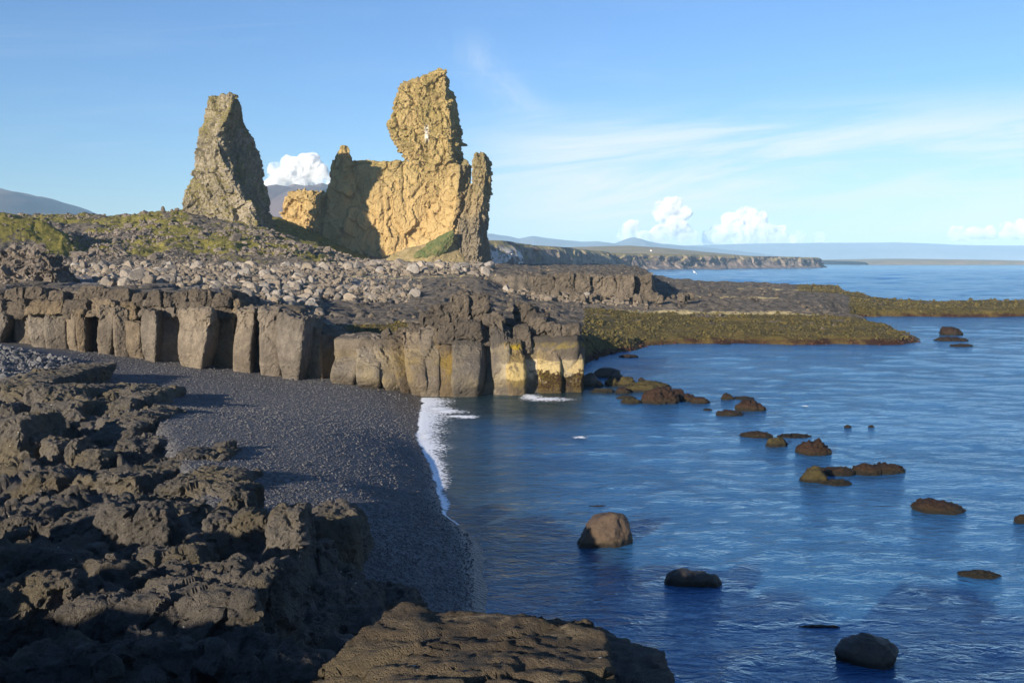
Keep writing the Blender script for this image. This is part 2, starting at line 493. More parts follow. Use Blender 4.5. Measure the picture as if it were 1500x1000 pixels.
def moss_extra(t, g, pos, n1, n2, n3, col, hgt):
    z = t.sep(pos)[2]; nz = t.sep(g.outputs['Normal'])[2]
    k = t.math('ADD', t.math('MULTIPLY', nz, 0.26), t.math('ADD', t.noise(pos, 0.16, 5, 0.62), t.ramp(z, 38.0, 58.0, -0.02, 0.10)))
    m = t.math('MULTIPLY', t.ramp(k, 0.52, 0.64), t.ramp(n3, 0.28, 0.5))
    return t.mix(t.math('MULTIPLY', m, 0.8), col, t.mix(n2, (0.13, 0.115, 0.025, 1), (0.25, 0.205, 0.05, 1))), hgt
M['stack_grey'] = rock_mat('lichen_grey_rock', (0.200, 0.172, 0.130), (0.420, 0.355, 0.262), (0.100, 0.088, 0.070), 0.42, 0.75, 0.6, 0.95,
                           top=(0.215, 0.175, 0.040), top_amt=0.9, streak=((0.10, 0.10, 0.05), 0.4, (0.235, 0.190, 0.080)), extra=moss_extra)
def sand_extra(t, g, pos, n1, n2, n3, col, hgt):
    x, y, z = t.sep(pos)
    big = t.noise(pos, 0.045, 3, 0.5)
    # warm pale rock low down, browner rock on the high tower
    lo = t.ramp(t.math('ADD', z, t.math('MULTIPLY', t.math('SUBTRACT', n1, 0.5), 14.0)), 44.0, 22.0)
    col = t.mix(t.math('MULTIPLY', lo, 0.75), col, (0.54, 0.375, 0.165))
    pale = t.math('MULTIPLY', t.ramp(t.math('ADD', z, t.math('MULTIPLY', n1, 9.0)), 24.0, 18.0), t.ramp(x, -42.0, -30.0))
    col = t.mix(t.math('MULTIPLY', pale, 0.6), col, (0.66, 0.50, 0.26))
    # dark columnar foot of the seaward pinnacle
    dk = t.math('MULTIPLY', t.ramp(x, -19.5, -16.5), t.ramp(t.math('ADD', z, t.math('MULTIPLY', n1, 8.0)), 34.0, 25.0))
    col = t.mix(t.math('MULTIPLY', dk, 0.85), col, t.mix(n2, (0.11, 0.095, 0.080, 1), (0.26, 0.22, 0.17, 1)))
    col = t.mix(t.math('MULTIPLY', t.ramp(x, -19.0, -16.0), 0.55), col, t.mix(n2, (0.13, 0.11, 0.085, 1), (0.30, 0.25, 0.17, 1)))
    green = t.math('MULTIPLY', t.ramp(x, -20.0, -16.0), t.ramp(z, 26.0, 36.0))
    col = t.mix(t.math('MULTIPLY', t.math('MULTIPLY', green, t.ramp(n2, 0.42, 0.58)), 0.6), col, (0.22, 0.18, 0.07))
    mossy, _h = moss_extra(t, g, pos, n1, n2, n3, col, hgt)
    col = t.mix(t.ramp(z, 26.0, 60.0, 0.15, 0.62), col, mossy)
    # droppings below a nesting hollow
    gx = t.math('ABSOLUTE', t.math('ADD', t.math('ADD', x, 27.6), t.math('MULTIPLY', n2, 1.2)))
    wh = t.math('MULTIPLY', t.ramp(t.math('ADD', gx, t.math('MULTIPLY', n3, 0.8)), 1.35, 0.85), t.math('MULTIPLY', t.ramp(z, 48.8, 50.0), t.ramp(z, 55.6, 53.5)))
    col = t.mix(t.math('MULTIPLY', wh, t.ramp(n2, 0.38, 0.55)), col, (0.85, 0.80, 0.70))
    return col, hgt
M['stack_sand'] = rock_mat('sandy_tuff_rock', (0.390, 0.285, 0.125), (0.560, 0.410, 0.180), (0.230, 0.170, 0.085), 0.42, 0.75, 0.6, 0.95,
                           top=(0.21, 0.19, 0.045), top_amt=0.9, streak=((0.16, 0.16, 0.035), 0.4, (0.24, 0.180, 0.075)), extra=sand_extra)
M['boulder'] = rock_mat('pale_grey_boulder', (0.215, 0.186, 0.155), (0.310, 0.266, 0.215), (0.135, 0.117, 0.102), 0.9, 0.5, 0.08, 0.92, perobj=0.28)
M['rubble'] = rock_mat('dark_rubble', (0.120, 0.100, 0.085), (0.230, 0.190, 0.150), (0.080, 0.068, 0.060), 0.8, 0.5, 0.1, 0.95)
def weedy(t, g, pos, n1, n2, n3, col, hgt):
    z = t.sep(pos)[2]
    w = t.ramp(t.math('ADD', z, t.math('MULTIPLY', n3, 0.3)), 0.5, 0.2)
    col = t.mix(t.math('MULTIPLY', w, 0.6), col, (0.042, 0.031, 0.010))
    wet = t.ramp(t.math('ADD', z, t.math('MULTIPLY', t.math('SUBTRACT', n2, 0.5), 0.25)), 0.22, 0.08)
    return t.mix(t.math('MULTIPLY', wet, 0.85), col, (0.012, 0.010, 0.008)), hgt
M['searock_weed'] = rock_mat('weed_covered_rock', (0.016, 0.008, 0.006), (0.034, 0.015, 0.009), (0.075, 0.050, 0.015), 3.0, 0.9, 0.10, 0.65, extra=weedy)
M['searock_moss'] = rock_mat('olive_weed_rock', (0.042, 0.034, 0.012), (0.080, 0.062, 0.020), (0.026, 0.014, 0.008), 3.0, 0.9, 0.10, 0.7, extra=weedy)
M['searock_grey'] = rock_mat('shaded_wet_boulder', (0.055, 0.048, 0.042), (0.085, 0.072, 0.060), (0.040, 0.035, 0.032), 1.2, 0.3, 0.04, 0.55, extra=weedy)  # dark rock, with the shade of the headland put into its colour too
M['searock_brown'] = rock_mat('smooth_brown_boulder', (0.090, 0.062, 0.042), (0.135, 0.094, 0.062), (0.062, 0.043, 0.031), 1.2, 0.3, 0.05, 0.55, extra=weedy)

def terrain_mat():
    m, t, bs, out = material('lava_ground')
    g = t.node('ShaderNodeNewGeometry'); pos = g.outputs['Position']
    A = {}
    for k in ('grass', 'kelp', 'gravel', 'ochre', 'tan'):
        nd = t.node('ShaderNodeAttribute'); nd.attribute_name = k
        A[k] = nd.outputs['Fac']
    n1 = t.noise(pos, 0.12, 5, 0.6); n2 = t.noise(pos, 0.9, 5, 0.65); n3 = t.noise(pos, 5.0, 4, 0.7)
    mp = t.node('ShaderNodeMapping'); t.put(mp.inputs['Vector'], pos); mp.inputs['Scale'].default_value = (0.25, 1.4, 1.0)
    ns = t.noise(mp.outputs[0], 1.0, 5, 0.65)
    col = t.mix(t.ramp(n2, 0.38, 0.62), (0.078, 0.066, 0.053, 1), (0.185, 0.155, 0.120, 1))
    col = t.mix(t.math('MULTIPLY', t.ramp(n3, 0.55, 0.75), 0.6), col, (0.035, 0.030, 0.027))
    col = t.mix(t.math('MULTIPLY', A['tan'], t.ramp(n2, 0.3, 0.55)), col, (0.17, 0.14, 0.105))
    gv = t.mix(t.ramp(n3, 0.35, 0.65), (0.155, 0.145, 0.140, 1), (0.260, 0.235, 0.215, 1))
    col = t.mix(A['gravel'], col, gv)
    gr = t.mix(t.ramp(n2, 0.35, 0.65), (0.105, 0.102, 0.022, 1), (0.245, 0.205, 0.050, 1))
    gr = t.mix(t.math('MULTIPLY', t.ramp(n3, 0.5, 0.7), 0.5), gr, (0.10, 0.085, 0.03))
    gm = t.ramp(t.math('ADD', A['grass'], t.math('MULTIPLY', t.math('SUBTRACT', t.math('ADD', t.math('MULTIPLY', n1, 0.6), t.math('MULTIPLY', n2, 0.4)), 0.5), 2.2)), 0.40, 0.60)
    col = t.mix(gm, col, gr)
    z = t.sep(pos)[2]
    kl = t.mix(t.ramp(n2, 0.36, 0.62), (0.060, 0.048, 0.013, 1), (0.115, 0.088, 0.022, 1))
    kl = t.mix(t.math('MULTIPLY', t.ramp(n3, 0.48, 0.65), 0.6), kl, (0.050, 0.030, 0.010))
    red = t.ramp(t.math('ADD', z, t.math('MULTIPLY', t.math('SUBTRACT', n2, 0.5), 1.2)), 0.75, 0.35)
    kl = t.mix(red, kl, t.mix(n3, (0.022, 0.009, 0.006, 1), (0.060, 0.024, 0.012, 1)))
    gold = t.ramp(t.noise(pos, 0.22, 5, 0.65), 0.46, 0.66)
    kl = t.mix(t.math('MULTIPLY', gold, 0.6), kl, (0.19, 0.135, 0.035))
    km = t.ramp(t.math('ADD', A['kelp'], t.math('MULTIPLY', t.math('SUBTRACT', n2, 0.5), 1.3)), 0.42, 0.58)
    col = t.mix(km, col, kl)
    oc = t.ramp(t.math('ADD', A['ochre'], t.math('ADD', t.math('MULTIPLY', t.math('SUBTRACT', ns, 0.5), 1.6), t.math('MULTIPLY', t.math('SUBTRACT', t.noise(pos, 1.6, 6, 0.75), 0.5), 2.2))), 0.62, 0.72)
    col = t.mix(oc, col, t.mix(n2, (0.36, 0.26, 0.09, 1), (0.66, 0.56, 0.32, 1)))
    t.put(bs.inputs['Base Color'], col)
    bs.inputs['Roughness'].default_value = 0.95; bs.inputs['Specular IOR Level'].default_value = 0.2
    n6 = t.noise(pos, 2.2, 8, 0.75)
    t.l.new(t.bump(t.math('ADD', t.math('MULTIPLY', n2, 0.6), t.math('ADD', t.math('MULTIPLY', n3, 0.15), t.math('MULTIPLY', n6, 0.6))), 1.0, 0.55), bs.inputs['Normal'])
    return m
M['terrain'] = terrain_mat()

def beach_mat(name, big=False):
    m, t, bs, out = material(name)
    g = t.node('ShaderNodeNewGeometry'); pos = g.outputs['Position']
    v1 = t.node('ShaderNodeTexVoronoi', feature='F1'); t.put(v1.inputs['Vector'], pos); v1.inputs['Scale'].default_value = 11.0
    v2 = t.node('ShaderNodeTexVoronoi', feature='F1'); t.put(v2.inputs['Vector'], pos); v2.inputs['Scale'].default_value = 5.5
    r1 = t.sep(v1.outputs['Color'])[0]; r2 = t.sep(v2.outputs['Color'])[0]
    n1 = t.noise(pos, 0.25, 4, 0.55)
    col = t.mix(t.ramp(r1, 0.2, 1.0), (0.052, 0.051, 0.055, 1), (0.140, 0.136, 0.138, 1))
    col = t.mix(t.math('MULTIPLY', t.ramp(r2, 0.72, 0.95), 0.6), col, (0.150, 0.145, 0.145))
    col = t.mix(t.math('MULTIPLY', t.ramp(n1, 0.42, 0.62), 0.4), col, (0.075, 0.075, 0.080))
    z = t.sep(pos)[2]
    wet = t.ramp(t.math('ADD', z, t.math('MULTIPLY', t.math('SUBTRACT', n1, 0.5), 0.35)), 0.50, 0.10)
    col = t.mix(t.math('MULTIPLY', wet, 0.6), col, (0.016, 0.016, 0.018))
    t.put(bs.inputs['Base Color'], col)
    t.put(bs.inputs['Roughness'], t.math('SUBTRACT', 0.82, t.math('MULTIPLY', wet, 0.5)))
    bs.inputs['Specular IOR Level'].default_value = 0.35
    h = t.math('ADD', t.math('MULTIPLY', v1.outputs['Distance'], -0.6), t.math('MULTIPLY', v2.outputs['Distance'], -0.6))
    t.l.new(t.bump(h, 0.9, 0.06), bs.inputs['Normal'])
    return m
M['beach'] = beach_mat('black_shingle')
M['pebble'] = rock_mat('grey_pebble', (0.070, 0.069, 0.073), (0.122, 0.119, 0.121), (0.15, 0.147, 0.146), 6.0, 0.1, 0.01, 0.75)
M['cobble'] = rock_mat('grey_cobble', (0.062, 0.061, 0.064), (0.118, 0.115, 0.114), (0.15, 0.147, 0.144), 3.0, 0.2, 0.02, 0.8, perobj=0.3)

def sea_mat():
    m, t, bs, out = material('sea_water')
    g = t.node('ShaderNodeNewGeometry'); pos = g.outputs['Position']
    def mapped(sx, sy, rot):
        mp = t.node('ShaderNodeMapping'); t.put(mp.inputs['Vector'], pos)
        mp.inputs['Scale'].default_value = (sx, sy, 1); mp.inputs['Rotation'].default_value = (0, 0, rot)
        return mp.outputs[0]
    w1 = t.noise(mapped(0.16, 0.34, R(14)), 1.0, 2, 0.5, 0.3)          # swell
    w2 = t.noise(mapped(0.75, 1.5, R(-12)), 1.0, 3, 0.55, 0.6)         # wind waves
    w3 = t.noise(mapped(1.7, 3.2, R(12)), 1.0, 4, 0.6, 0.8)            # ripples
    w4 = t.noise(mapped(7.0, 10.0, R(-25)), 1.0, 3, 0.6, 0.5)
    patch = t.ramp(t.noise(mapped(0.035, 0.09, R(8)), 1.0, 4, 0.6, 0.6), 0.35, 0.65, 0.65, 1.15)
    h = t.math('ADD', t.math('MULTIPLY', w1, 0.05), t.math('MULTIPLY', w2, 0.27))
    h = t.math('ADD', h, t.math('MULTIPLY', w3, t.math('MULTIPLY', patch, 0.27)))
    h = t.math('ADD', h, t.math('MULTIPLY', w4, t.math('MULTIPLY', patch, 0.035)))
    deep = t.mix(t.ramp(w1, 0.35, 0.65), (0.018, 0.084, 0.200, 1), (0.026, 0.112, 0.250, 1))
    sh = t.node('ShaderNodeAttribute'); sh.attribute_name = 'shallow_reflect'
    deep = t.mix(sh.outputs['Fac'], deep, (0.020, 0.032, 0.032))  # shallows, plus the cliff's dark reflection painted into the water colour
    nrm = t.bump(h, 1.0, 0.42)
    t.put(bs.inputs['Base Color'], deep); bs.inputs['Roughness'].default_value = 0.9; bs.inputs['Specular IOR Level'].default_value = 0.0
    t.l.new(nrm, bs.inputs['Normal'])
    gl = t.node('ShaderNodeBsdfGlossy'); gl.inputs['Color'].default_value = (0.72, 0.90, 1.0, 1); gl.inputs['Roughness'].default_value = 0.07
    t.l.new(nrm, gl.inputs['Normal'])
    fr = t.node('ShaderNodeFresnel'); fr.inputs['IOR'].default_value = 1.55; t.l.new(nrm, fr.inputs['Normal'])
    # a wind-ruffled sea never mirrors fully at grazing angles
    mx = t.node('ShaderNodeMixShader'); t.put(mx.inputs[0], t.math('MINIMUM', fr.outputs[0], 0.60))
    t.l.new(bs.outputs[0], mx.inputs[1]); t.l.new(gl.outputs[0], mx.inputs[2]); t.l.new(mx.outputs[0], out.inputs[0])
    return m
M['sea'] = sea_mat()

def simple(name, col, rough=0.9, scale=None, col2=None):
    m, t, bs, out = material(name)
    if col2 is not None:
        g = t.node('ShaderNodeNewGeometry')
        n = t.noise(g.outputs['Position'], scale, 6, 0.65)
        t.put(bs.inputs['Base Color'], t.mix(t.ramp(n, 0.38, 0.62), col, col2))
    else:
        t.put(bs.inputs['Base Color'], col)
    bs.inputs['Roughness'].default_value = rough
    return m
def foam_mat():
    m, t, bs, out = material('sea_foam')
    g = t.node('ShaderNodeNewGeometry'); pos = g.outputs['Position']
    at = t.node('ShaderNodeAttribute'); at.attribute_name = 'dens'
    n = t.noise(pos, 5.0, 7, 0.72, 0.5); c = t.voro(pos, 3.2, 'DISTANCE_TO_EDGE')
    k = t.math('ADD', at.outputs['Fac'], t.math('ADD', t.math('MULTIPLY', t.math('SUBTRACT', n, 0.5), 1.5), t.math('MULTIPLY', t.ramp(c, 0.16, 0.0), 0.22)))
    al = t.ramp(k, 0.02, 0.42)
    bs.inputs['Base Color'].default_value = (0.82, 0.84, 0.86, 1); bs.inputs['Roughness'].default_value = 0.7
    t.put(bs.inputs['Alpha'], al)
    return m
M['foam'] = foam_mat()
M['kelp'] = rock_mat('brown_seaweed', (0.055, 0.045, 0.012), (0.110, 0.086, 0.022), (0.030, 0.020, 0.008), 2.0, 0.5, 0.05, 0.6,
                     extra=lambda t, g, pos, n1, n2, n3, col, hgt: (t.mix(t.ramp(t.math('ADD', t.sep(pos)[2], t.math('MULTIPLY', n2, 0.8)), 1.0, 0.6), col, (0.060, 0.022, 0.011)), hgt))
M['mount_purple'] = simple('bare_mountain', (0.15, 0.10, 0.095), 0.95, 0.0016, (0.22, 0.16, 0.13))
M['mount_green'] = simple('heath_mountain', (0.13, 0.12, 0.075), 0.95, 0.0022, (0.19, 0.145, 0.125))
M['mount_blue'] = simple('distant_mountain', (0.10, 0.10, 0.10), 0.95, 0.001, (0.15, 0.15, 0.14))
M['plain'] = simple('dry_heath', (0.20, 0.165, 0.075), 0.95, 0.02, (0.27, 0.20, 0.10))
M['white'] = simple('white_wall', (0.8, 0.8, 0.78), 0.8)
M['roof'] = simple('red_roof', (0.25, 0.08, 0.06), 0.8)
M['feather'] = simple('white_feather', (0.82, 0.82, 0.82), 0.8)

def farcliff_mat():
    m, t, bs, out = material('banded_sea_cliff')
    g = t.node('ShaderNodeNewGeometry'); pos = g.outputs['Position']
    nz = t.sep(g.outputs['Normal'])[2]
    mp = t.node('ShaderNodeMapping'); t.put(mp.inputs['Vector'], pos); mp.inputs['Scale'].default_value = (0.10, 0.10, 0.02)
    n = t.noise(mp.outputs[0], 1.0, 6, 0.7)
    n2 = t.noise(pos, 0.12, 5, 0.65)
    col = t.mix(t.ramp(n, 0.36, 0.62), (0.085, 0.066, 0.062, 1), (0.235, 0.185, 0.150, 1))
    col = t.mix(t.ramp(n2, 0.52, 0.70, 0, 0.5), col, (0.23, 0.19, 0.155))
    top = t.mix(n2, (0.19, 0.165, 0.060, 1), (0.28, 0.22, 0.10, 1))
    z = t.sep(pos)[2]
    col = t.mix(t.math('MULTIPLY', t.ramp(nz, 0.45, 0.75), t.ramp(z, 9.0, 13.0)), col, top)
    x, y, _ = t.sep(pos)
    guano = t.math('MULTIPLY', t.math('MULTIPLY', t.ramp(y, 690.0, 670.0), t.ramp(n2, 0.46, 0.56)), t.ramp(z, 22.0, 14.0))
    col = t.mix(t.math('MULTIPLY', guano, 0.85), col, (0.70, 0.64, 0.60))
    t.put(bs.inputs['Base Color'], col); bs.inputs['Roughness'].default_value = 0.95
    t.l.new(t.bump(t.math('ADD', n, n2), 0.6, 1.5), bs.inputs['Normal'])
    return m
M['farcliff'] = farcliff_mat()
# ------------------------------------------------------------------ sea, far land, mountains, haze, clouds
def sea():
    D = [20.0]
    while D[-1] < 9300: D.append(D[-1] * (1.0072 if D[-1] < 1200 else 1.02))
    D = np.array(D); b = np.linspace(-160, 1660, 390)
    B, Y = np.meshgrid(b, D); Y = Y.ravel(); X = bx(750 + (B.ravel() - 750) * (1 + 1.1 * np.exp(-Y / 55)), Y)
    z = np.zeros_like(X); p = np.stack([X, Y, np.zeros_like(X)], 1)
    rng = np.random.default_rng(4)
    for k, lam in enumerate((0.8, 1.3, 2.2, 3.8, 6.5, 11, 19, 34)):
        fade = sstep(np.full_like(X, lam), 0.012 * Y, 0.022 * Y)
        if not fade.any(): continue
        a = R(rng.uniform(-28, 28)); c, s_ = math.cos(a), math.sin(a)
        q = np.stack([(X * c + Y * s_) / (lam * 1.35), (-X * s_ + Y * c) / lam, np.full_like(X, k * 3.3)], 1)
        if lam > 5: fade = fade * sstep(Y, 110, 320)
        elif lam > 2: fade = fade * (0.45 + 0.55 * sstep(Y, 60, 160))
        sel = fade > 0
        n = np.zeros_like(X); n[sel] = perlin(q[sel], 50 + k)
        n = n - 0.35 * np.abs(n) + 0.09
        sl = (0.04, 0.05, 0.05, 0.035, 0.025, 0.035, 0.05, 0.06)[k]
        z += fade * n * lam * sl
    gust = 0.75 + 0.35 * sstep(fbm(p / np.array([30, 14, 1]), 3, 71), -0.35, 0.35)
    z *= gust * np.where(Y < 75, sstep(X - np.interp(Y, [5, 28.8, 35, 46, 70], [-0.4, -0.9, -1.2, -3.6, -6.3]), -0.5, 9) * 0.8 + 0.2, 1)
    wl = np.interp(Y, [5, 18, 28.8, 35, 38.2, 46, 56.7, 70.4, 74], [0.2, -0.4, -0.9, -1.2, -2.5, -3.6, -5.4, -6.3, 6])
    shallow_reflect = np.where(Y < 80, sstep(X - wl, 7.0, 0.3) * 0.9, 0) * sstep(Y, 20, 36)
    shallow_reflect = np.maximum(shallow_reflect, sstep(np.abs(Y - 70), 14, 4) * sstep(X, 9, 3) * sstep(Y, 82, 78) * 0.9)  # painted dark reflection of the cliff on the water before its foot
    V = np.stack([X, Y, z], 1)
    tag(obj('sea', mesh('sea', V, grid_faces(len(D), len(b)), M['sea'], True, {'shallow_reflect': shallow_reflect})), kind='structure')
    sx = np.array([-9000, -2, 200, 9000.]); sy = np.array([-120, 12, 300, 9600.])
    SX, SY = np.meshgrid(sx, sy)
    tag(obj('sea', mesh('sea', np.stack([SX.ravel(), SY.ravel(), np.full(16, -1.2)], 1), grid_faces(4, 4), M['sea'], False)), kind='structure')
def zv(v, D): return CAMZ - (v - 383) / F * D
sea()
def mountain(name, prof, D, depth, mat, seed, rough=0.25, label=None, n=260, nd=40, flat=0.5):
    prof = np.array(prof, float)
    b = np.linspace(prof[0, 0], prof[-1, 0], n); zp = zv(np.interp(b, prof[:, 0], prof[:, 1]), D)
    t = np.linspace(0, 1, nd)
    shape = np.sin(np.pi * t) ** flat
    X = np.empty((nd, n)); Y = np.empty((nd, n))
    for k in range(nd):
        Dk = D + (t[k] - 0.5) * depth
        X[k] = (b - 750) / F * D; Y[k] = Dk
    Z = shape[:, None] * zp[None]
    p = np.stack([X.ravel(), Y.ravel(), np.zeros(X.size)], 1)
    s = (D * 120 / F)
    nz = fbm(p / s, 5, seed, 0.55).reshape(nd, n)
    side = np.sin(np.pi * np.clip((t - 0.0), 0, 1))[:, None]
    Z = Z + nz * rough * Z.max() * (1 - np.abs(2 * t - 1)[:, None] * 0.2) * np.where(np.abs(t - 0.5)[:, None] < 0.04, 0.15, 1.0) * np.minimum(Z / max(Z.max(), 1), 1)
    Z[0] = -2; Z[-1] = -2
    V = np.stack([X.ravel(), Y.ravel(), Z.ravel()], 1)
    o = obj(name, mesh(name, V, grid_faces(nd, n), mat))
    return tag(o, label, kind='structure')
mountain('mountain', [(-420, 300), (-200, 292), (0, 282), (30, 282), (60, 290), (90, 303), (120, 318), (150, 321), (200, 325), (300, 340)], 4000, 2400, M['mount_purple'], 3, 0.12,
         'broad rounded hazy mountain at the left edge beyond the lava ridge')
mountain('mountain', [(340, 360), (370, 320), (395, 283), (420, 278), (440, 272), (460, 276), (480, 271), (500, 278), (540, 310), (600, 350), (640, 372)], 3500, 1700, M['mount_purple'], 9, 0.2,
         'bare purplish mountain seen between the two rock stacks')
mountain('mountain', [(600, 358), (680, 349), (720, 344), (745, 347), (760, 350), (780, 346), (800, 349), (850, 355), (870, 354), (900, 357), (925, 348), (935, 352), (960, 357), (1020, 362), (1100, 372)], 8500, 2500, M['mount_blue'], 5, 0.2,
         'jagged pale blue mountain range above the far sea cliffs')
mountain('mountain', [(860, 368), (950, 363), (1000, 360), (1100, 357), (1200, 356), (1300, 355.5), (1400, 359), (1550, 361), (1800, 372)], 11000, 2500, M['mount_blue'], 7, 0.06,
         'long flat topped blue mountain on the sea horizon at the right')
mountain('far_shore', [(1170, 381.5), (1230, 380), (1300, 379), (1380, 380.5), (1440, 383), (1600, 384), (1900, 385)], 3800, 1500, M['plain'], 4, 0.05, 'low tan far shore on the horizon at the right', flat=0.25)
mountain('heath_hill', [(560, 372), (700, 366), (820, 363), (880, 361), (920, 360), (960, 363), (1010, 368), (1060, 373), (1120, 379)], 2300, 900, M['plain'], 6, 0.05, 'low brown heath swell above the far sea cliffs')
px = np.linspace(-7000, -20, 60); py = np.geomspace(415, 6500, 40)
PX, PY = np.meshgrid(px, py)
lowp = np.stack([PX.ravel(), PY.ravel(), np.full(PX.size, 8.0)], 1)
lowp[:, 0] = np.minimum(lowp[:, 0], (690 - 750) / F * lowp[:, 1])
lowp[:, 2] += 2 * fbm(lowp / 300, 3, 5)
tag(obj('heath_plain', mesh('heath_plain', lowp, grid_faces(40, 60), M['plain'])), kind='structure')

def far_cliffs():
    path = np.array([(640, 560), (715, 640), (738, 655), (750, 668), (755, 740), (766, 900), (778, 960), (800, 985), (835, 1040), (870, 1120), (900, 1200), (1000, 1340), (1100, 1470), (1186, 1600), (1193, 1660), (1188, 1900), (1100, 2300)], float)
    top = 1.0 + np.array([352, 351, 351.5, 353, 357, 358, 358.5, 360, 363, 366, 369.5, 372, 374, 376, 376, 377, 377.5])
    XY = np.stack([bx(path[:, 0], path[:, 1]), path[:, 1]], 1)
    zt = zv(top, path[:, 1]) 
    seg = np.r_[0, np.cumsum(np.hypot(*np.diff(XY, axis=0).T))]
    n = 1500
    s = np.linspace(0, seg[-1], n)
    x = np.interp(s, seg, XY[:, 0]); y = np.interp(s, seg, XY[:, 1]); z = np.interp(s, seg, zt)
    k = np.ones(9) / 9
    tx = np.gradient(x); ty = np.gradient(y); l = np.hypot(tx, ty); nx, ny = ty / l, -tx / l
    nx = np.convolve(np.pad(nx, 4, 'edge'), k, 'valid'); ny = np.convolve(np.pad(ny, 4, 'edge'), k, 'valid')
    rows = []
    lev = [('p', 500), ('p', 120), ('p', 25)] + [('f', t) for t in np.linspace(0, 1, 26)]
    zero = np.zeros(n)
    bays = 34 * fbm(np.stack([s / 130, zero, zero], 1), 3, 21)
    for kind, t in lev:
        if kind == 'p':
            zz = z + 1.5 * fbm(np.stack([x / 60, (y + t) / 60, zero], 1), 3, 2) + (3 if t > 200 else 0)
            rows.append(np.stack([x + nx * bays - nx * t * 0.3, y + ny * bays + t, zz], 1))
        else:
            face = min(t / 0.68, 1.0); tal = max((t - 0.68) / 0.32, 0)
            H = z
            col = 2.2 * fbm(np.stack([s / 9, zero + t * 0.5, zero], 1), 3, 8) + 10.0 * fbm(np.stack([s / 42, zero + t * 1.5, zero], 1), 3, 31)
            blk = worley(np.stack([s / 14, zero + t * 2.2, zero], 1), 4)[2] * 6.0
            talout = tal * (14 + 12 * fbm(np.stack([s / 50, zero, zero], 1), 3, 12))
            off = bays + (col + blk) * min(1, t * 8) * (1 - 0.5 * tal) + 5 * face + talout
            zz = H * (1 - face * 0.72) - tal * (H * 0.28 + 2) + (1.5 * fbm(np.stack([s / 11, zero + tal * 3, zero], 1), 3, 14) if tal > 0 else 0)
            rows.append(np.stack([x + nx * off, y + ny * off, zz], 1))
    V = np.concatenate(rows)
    o = obj('headland_cliff', mesh('headland_cliff', V, grid_faces(len(rows), n)[:, ::-1], M['farcliff'], False))
    tag(o, 'long low line of dark columnar sea cliffs on the far side of the bay', 'cliff', kind='structure')
far_cliffs()

def little_house(u, v, D, w, h, label):
    p = P(u, v, D); e = empty('house', p, label, 'house')
    b = ico(1)
    V = np.array([(x, y, z) for x in (-w, w) for y in (-w * .7, w * .7) for z in (-h, h)], float)
    obj('wall', mesh('wall', V, BOXF, M['white'], False), e)
    RV = np.array([(-w * 1.1, -w * .85, h), (w * 1.1, -w * .85, h), (w * 1.1, w * .85, h), (-w * 1.1, w * .85, h), (-w * 1.1, 0, h * 1.8), (w * 1.1, 0, h * 1.8)])
    bm = bmesh.new(); vs = [bm.verts.new(q) for q in RV]
    for f in ((0, 1, 5, 4), (2, 3, 4, 5), (0, 4, 3), (1, 2, 5), (3, 2, 1, 0)): bm.faces.new([vs[i] for i in f])
    me = bpy.data.meshes.new('roof'); bm.to_mesh(me); bm.free(); me.materials.append(M['roof'])
    obj('roof', me, e)
little_house(50, 318.5, 1900, 1.3, 2.3, 'tiny white house on the skyline below the left mountain')
little_house(953.5, 367, 1500, 1.1, 0.8, 'tiny white house on top of the far sea cliffs')

# haze: one closed box of thin even air round the whole scene
def haze():
    m = bpy.data.materials.new('haze'); m.use_nodes = True
    t = NT(m.node_tree); t.n.clear()
    out = t.node('ShaderNodeOutputMaterial'); v = t.node('ShaderNodeVolumePrincipled')
    v.inputs['Color'].default_value = (0.45, 0.73, 1.0, 1)
    v.inputs['Density'].default_value = 0.00009
    v.inputs['Anisotropy'].default_value = -0.2
    t.l.new(v.outputs[0], out.inputs['Volume'])
    V = [(x, y, z) for x in (-12000, 12000) for y in (-400, 12600) for z in (-4, 325)]
    o = obj('haze', mesh('haze', V, BOXF, m, False)); tag(o, kind='stuff')
haze()

# cumulus clouds far beyond the mountains
def cloud_mat():
    m = bpy.data.materials.new('cloud_vapour'); m.use_nodes = True
    t = NT(m.node_tree); t.n.clear()
    out = t.node('ShaderNodeOutputMaterial'); v = t.node('ShaderNodeVolumePrincipled')
    tc = t.node('ShaderNodeTexCoord'); g = t.node('ShaderNodeNewGeometry')
    z = t.sep(tc.outputs['Generated'])[2]
    n = t.noise(g.outputs['Position'], 0.0030, 6, 0.62, 0.4)
    low = t.ramp(t.math('ADD', z, t.math('MULTIPLY', t.math('SUBTRACT', n, 0.5), 0.5)), 0.05, 0.45)
    d = t.math('MULTIPLY', t.ramp(n, 0.40, 0.66), t.math('ADD', t.math('MULTIPLY', low, 0.9), 0.1))
    t.put(v.inputs['Density'], t.math('MULTIPLY', d, 0.030))
    v.inputs['Color'].default_value = (1, 1, 1, 1); v.inputs['Anisotropy'].default_value = -0.15
    t.l.new(v.outputs[0], out.inputs['Volume'])
    return m
M['cloud'] = cloud_mat()
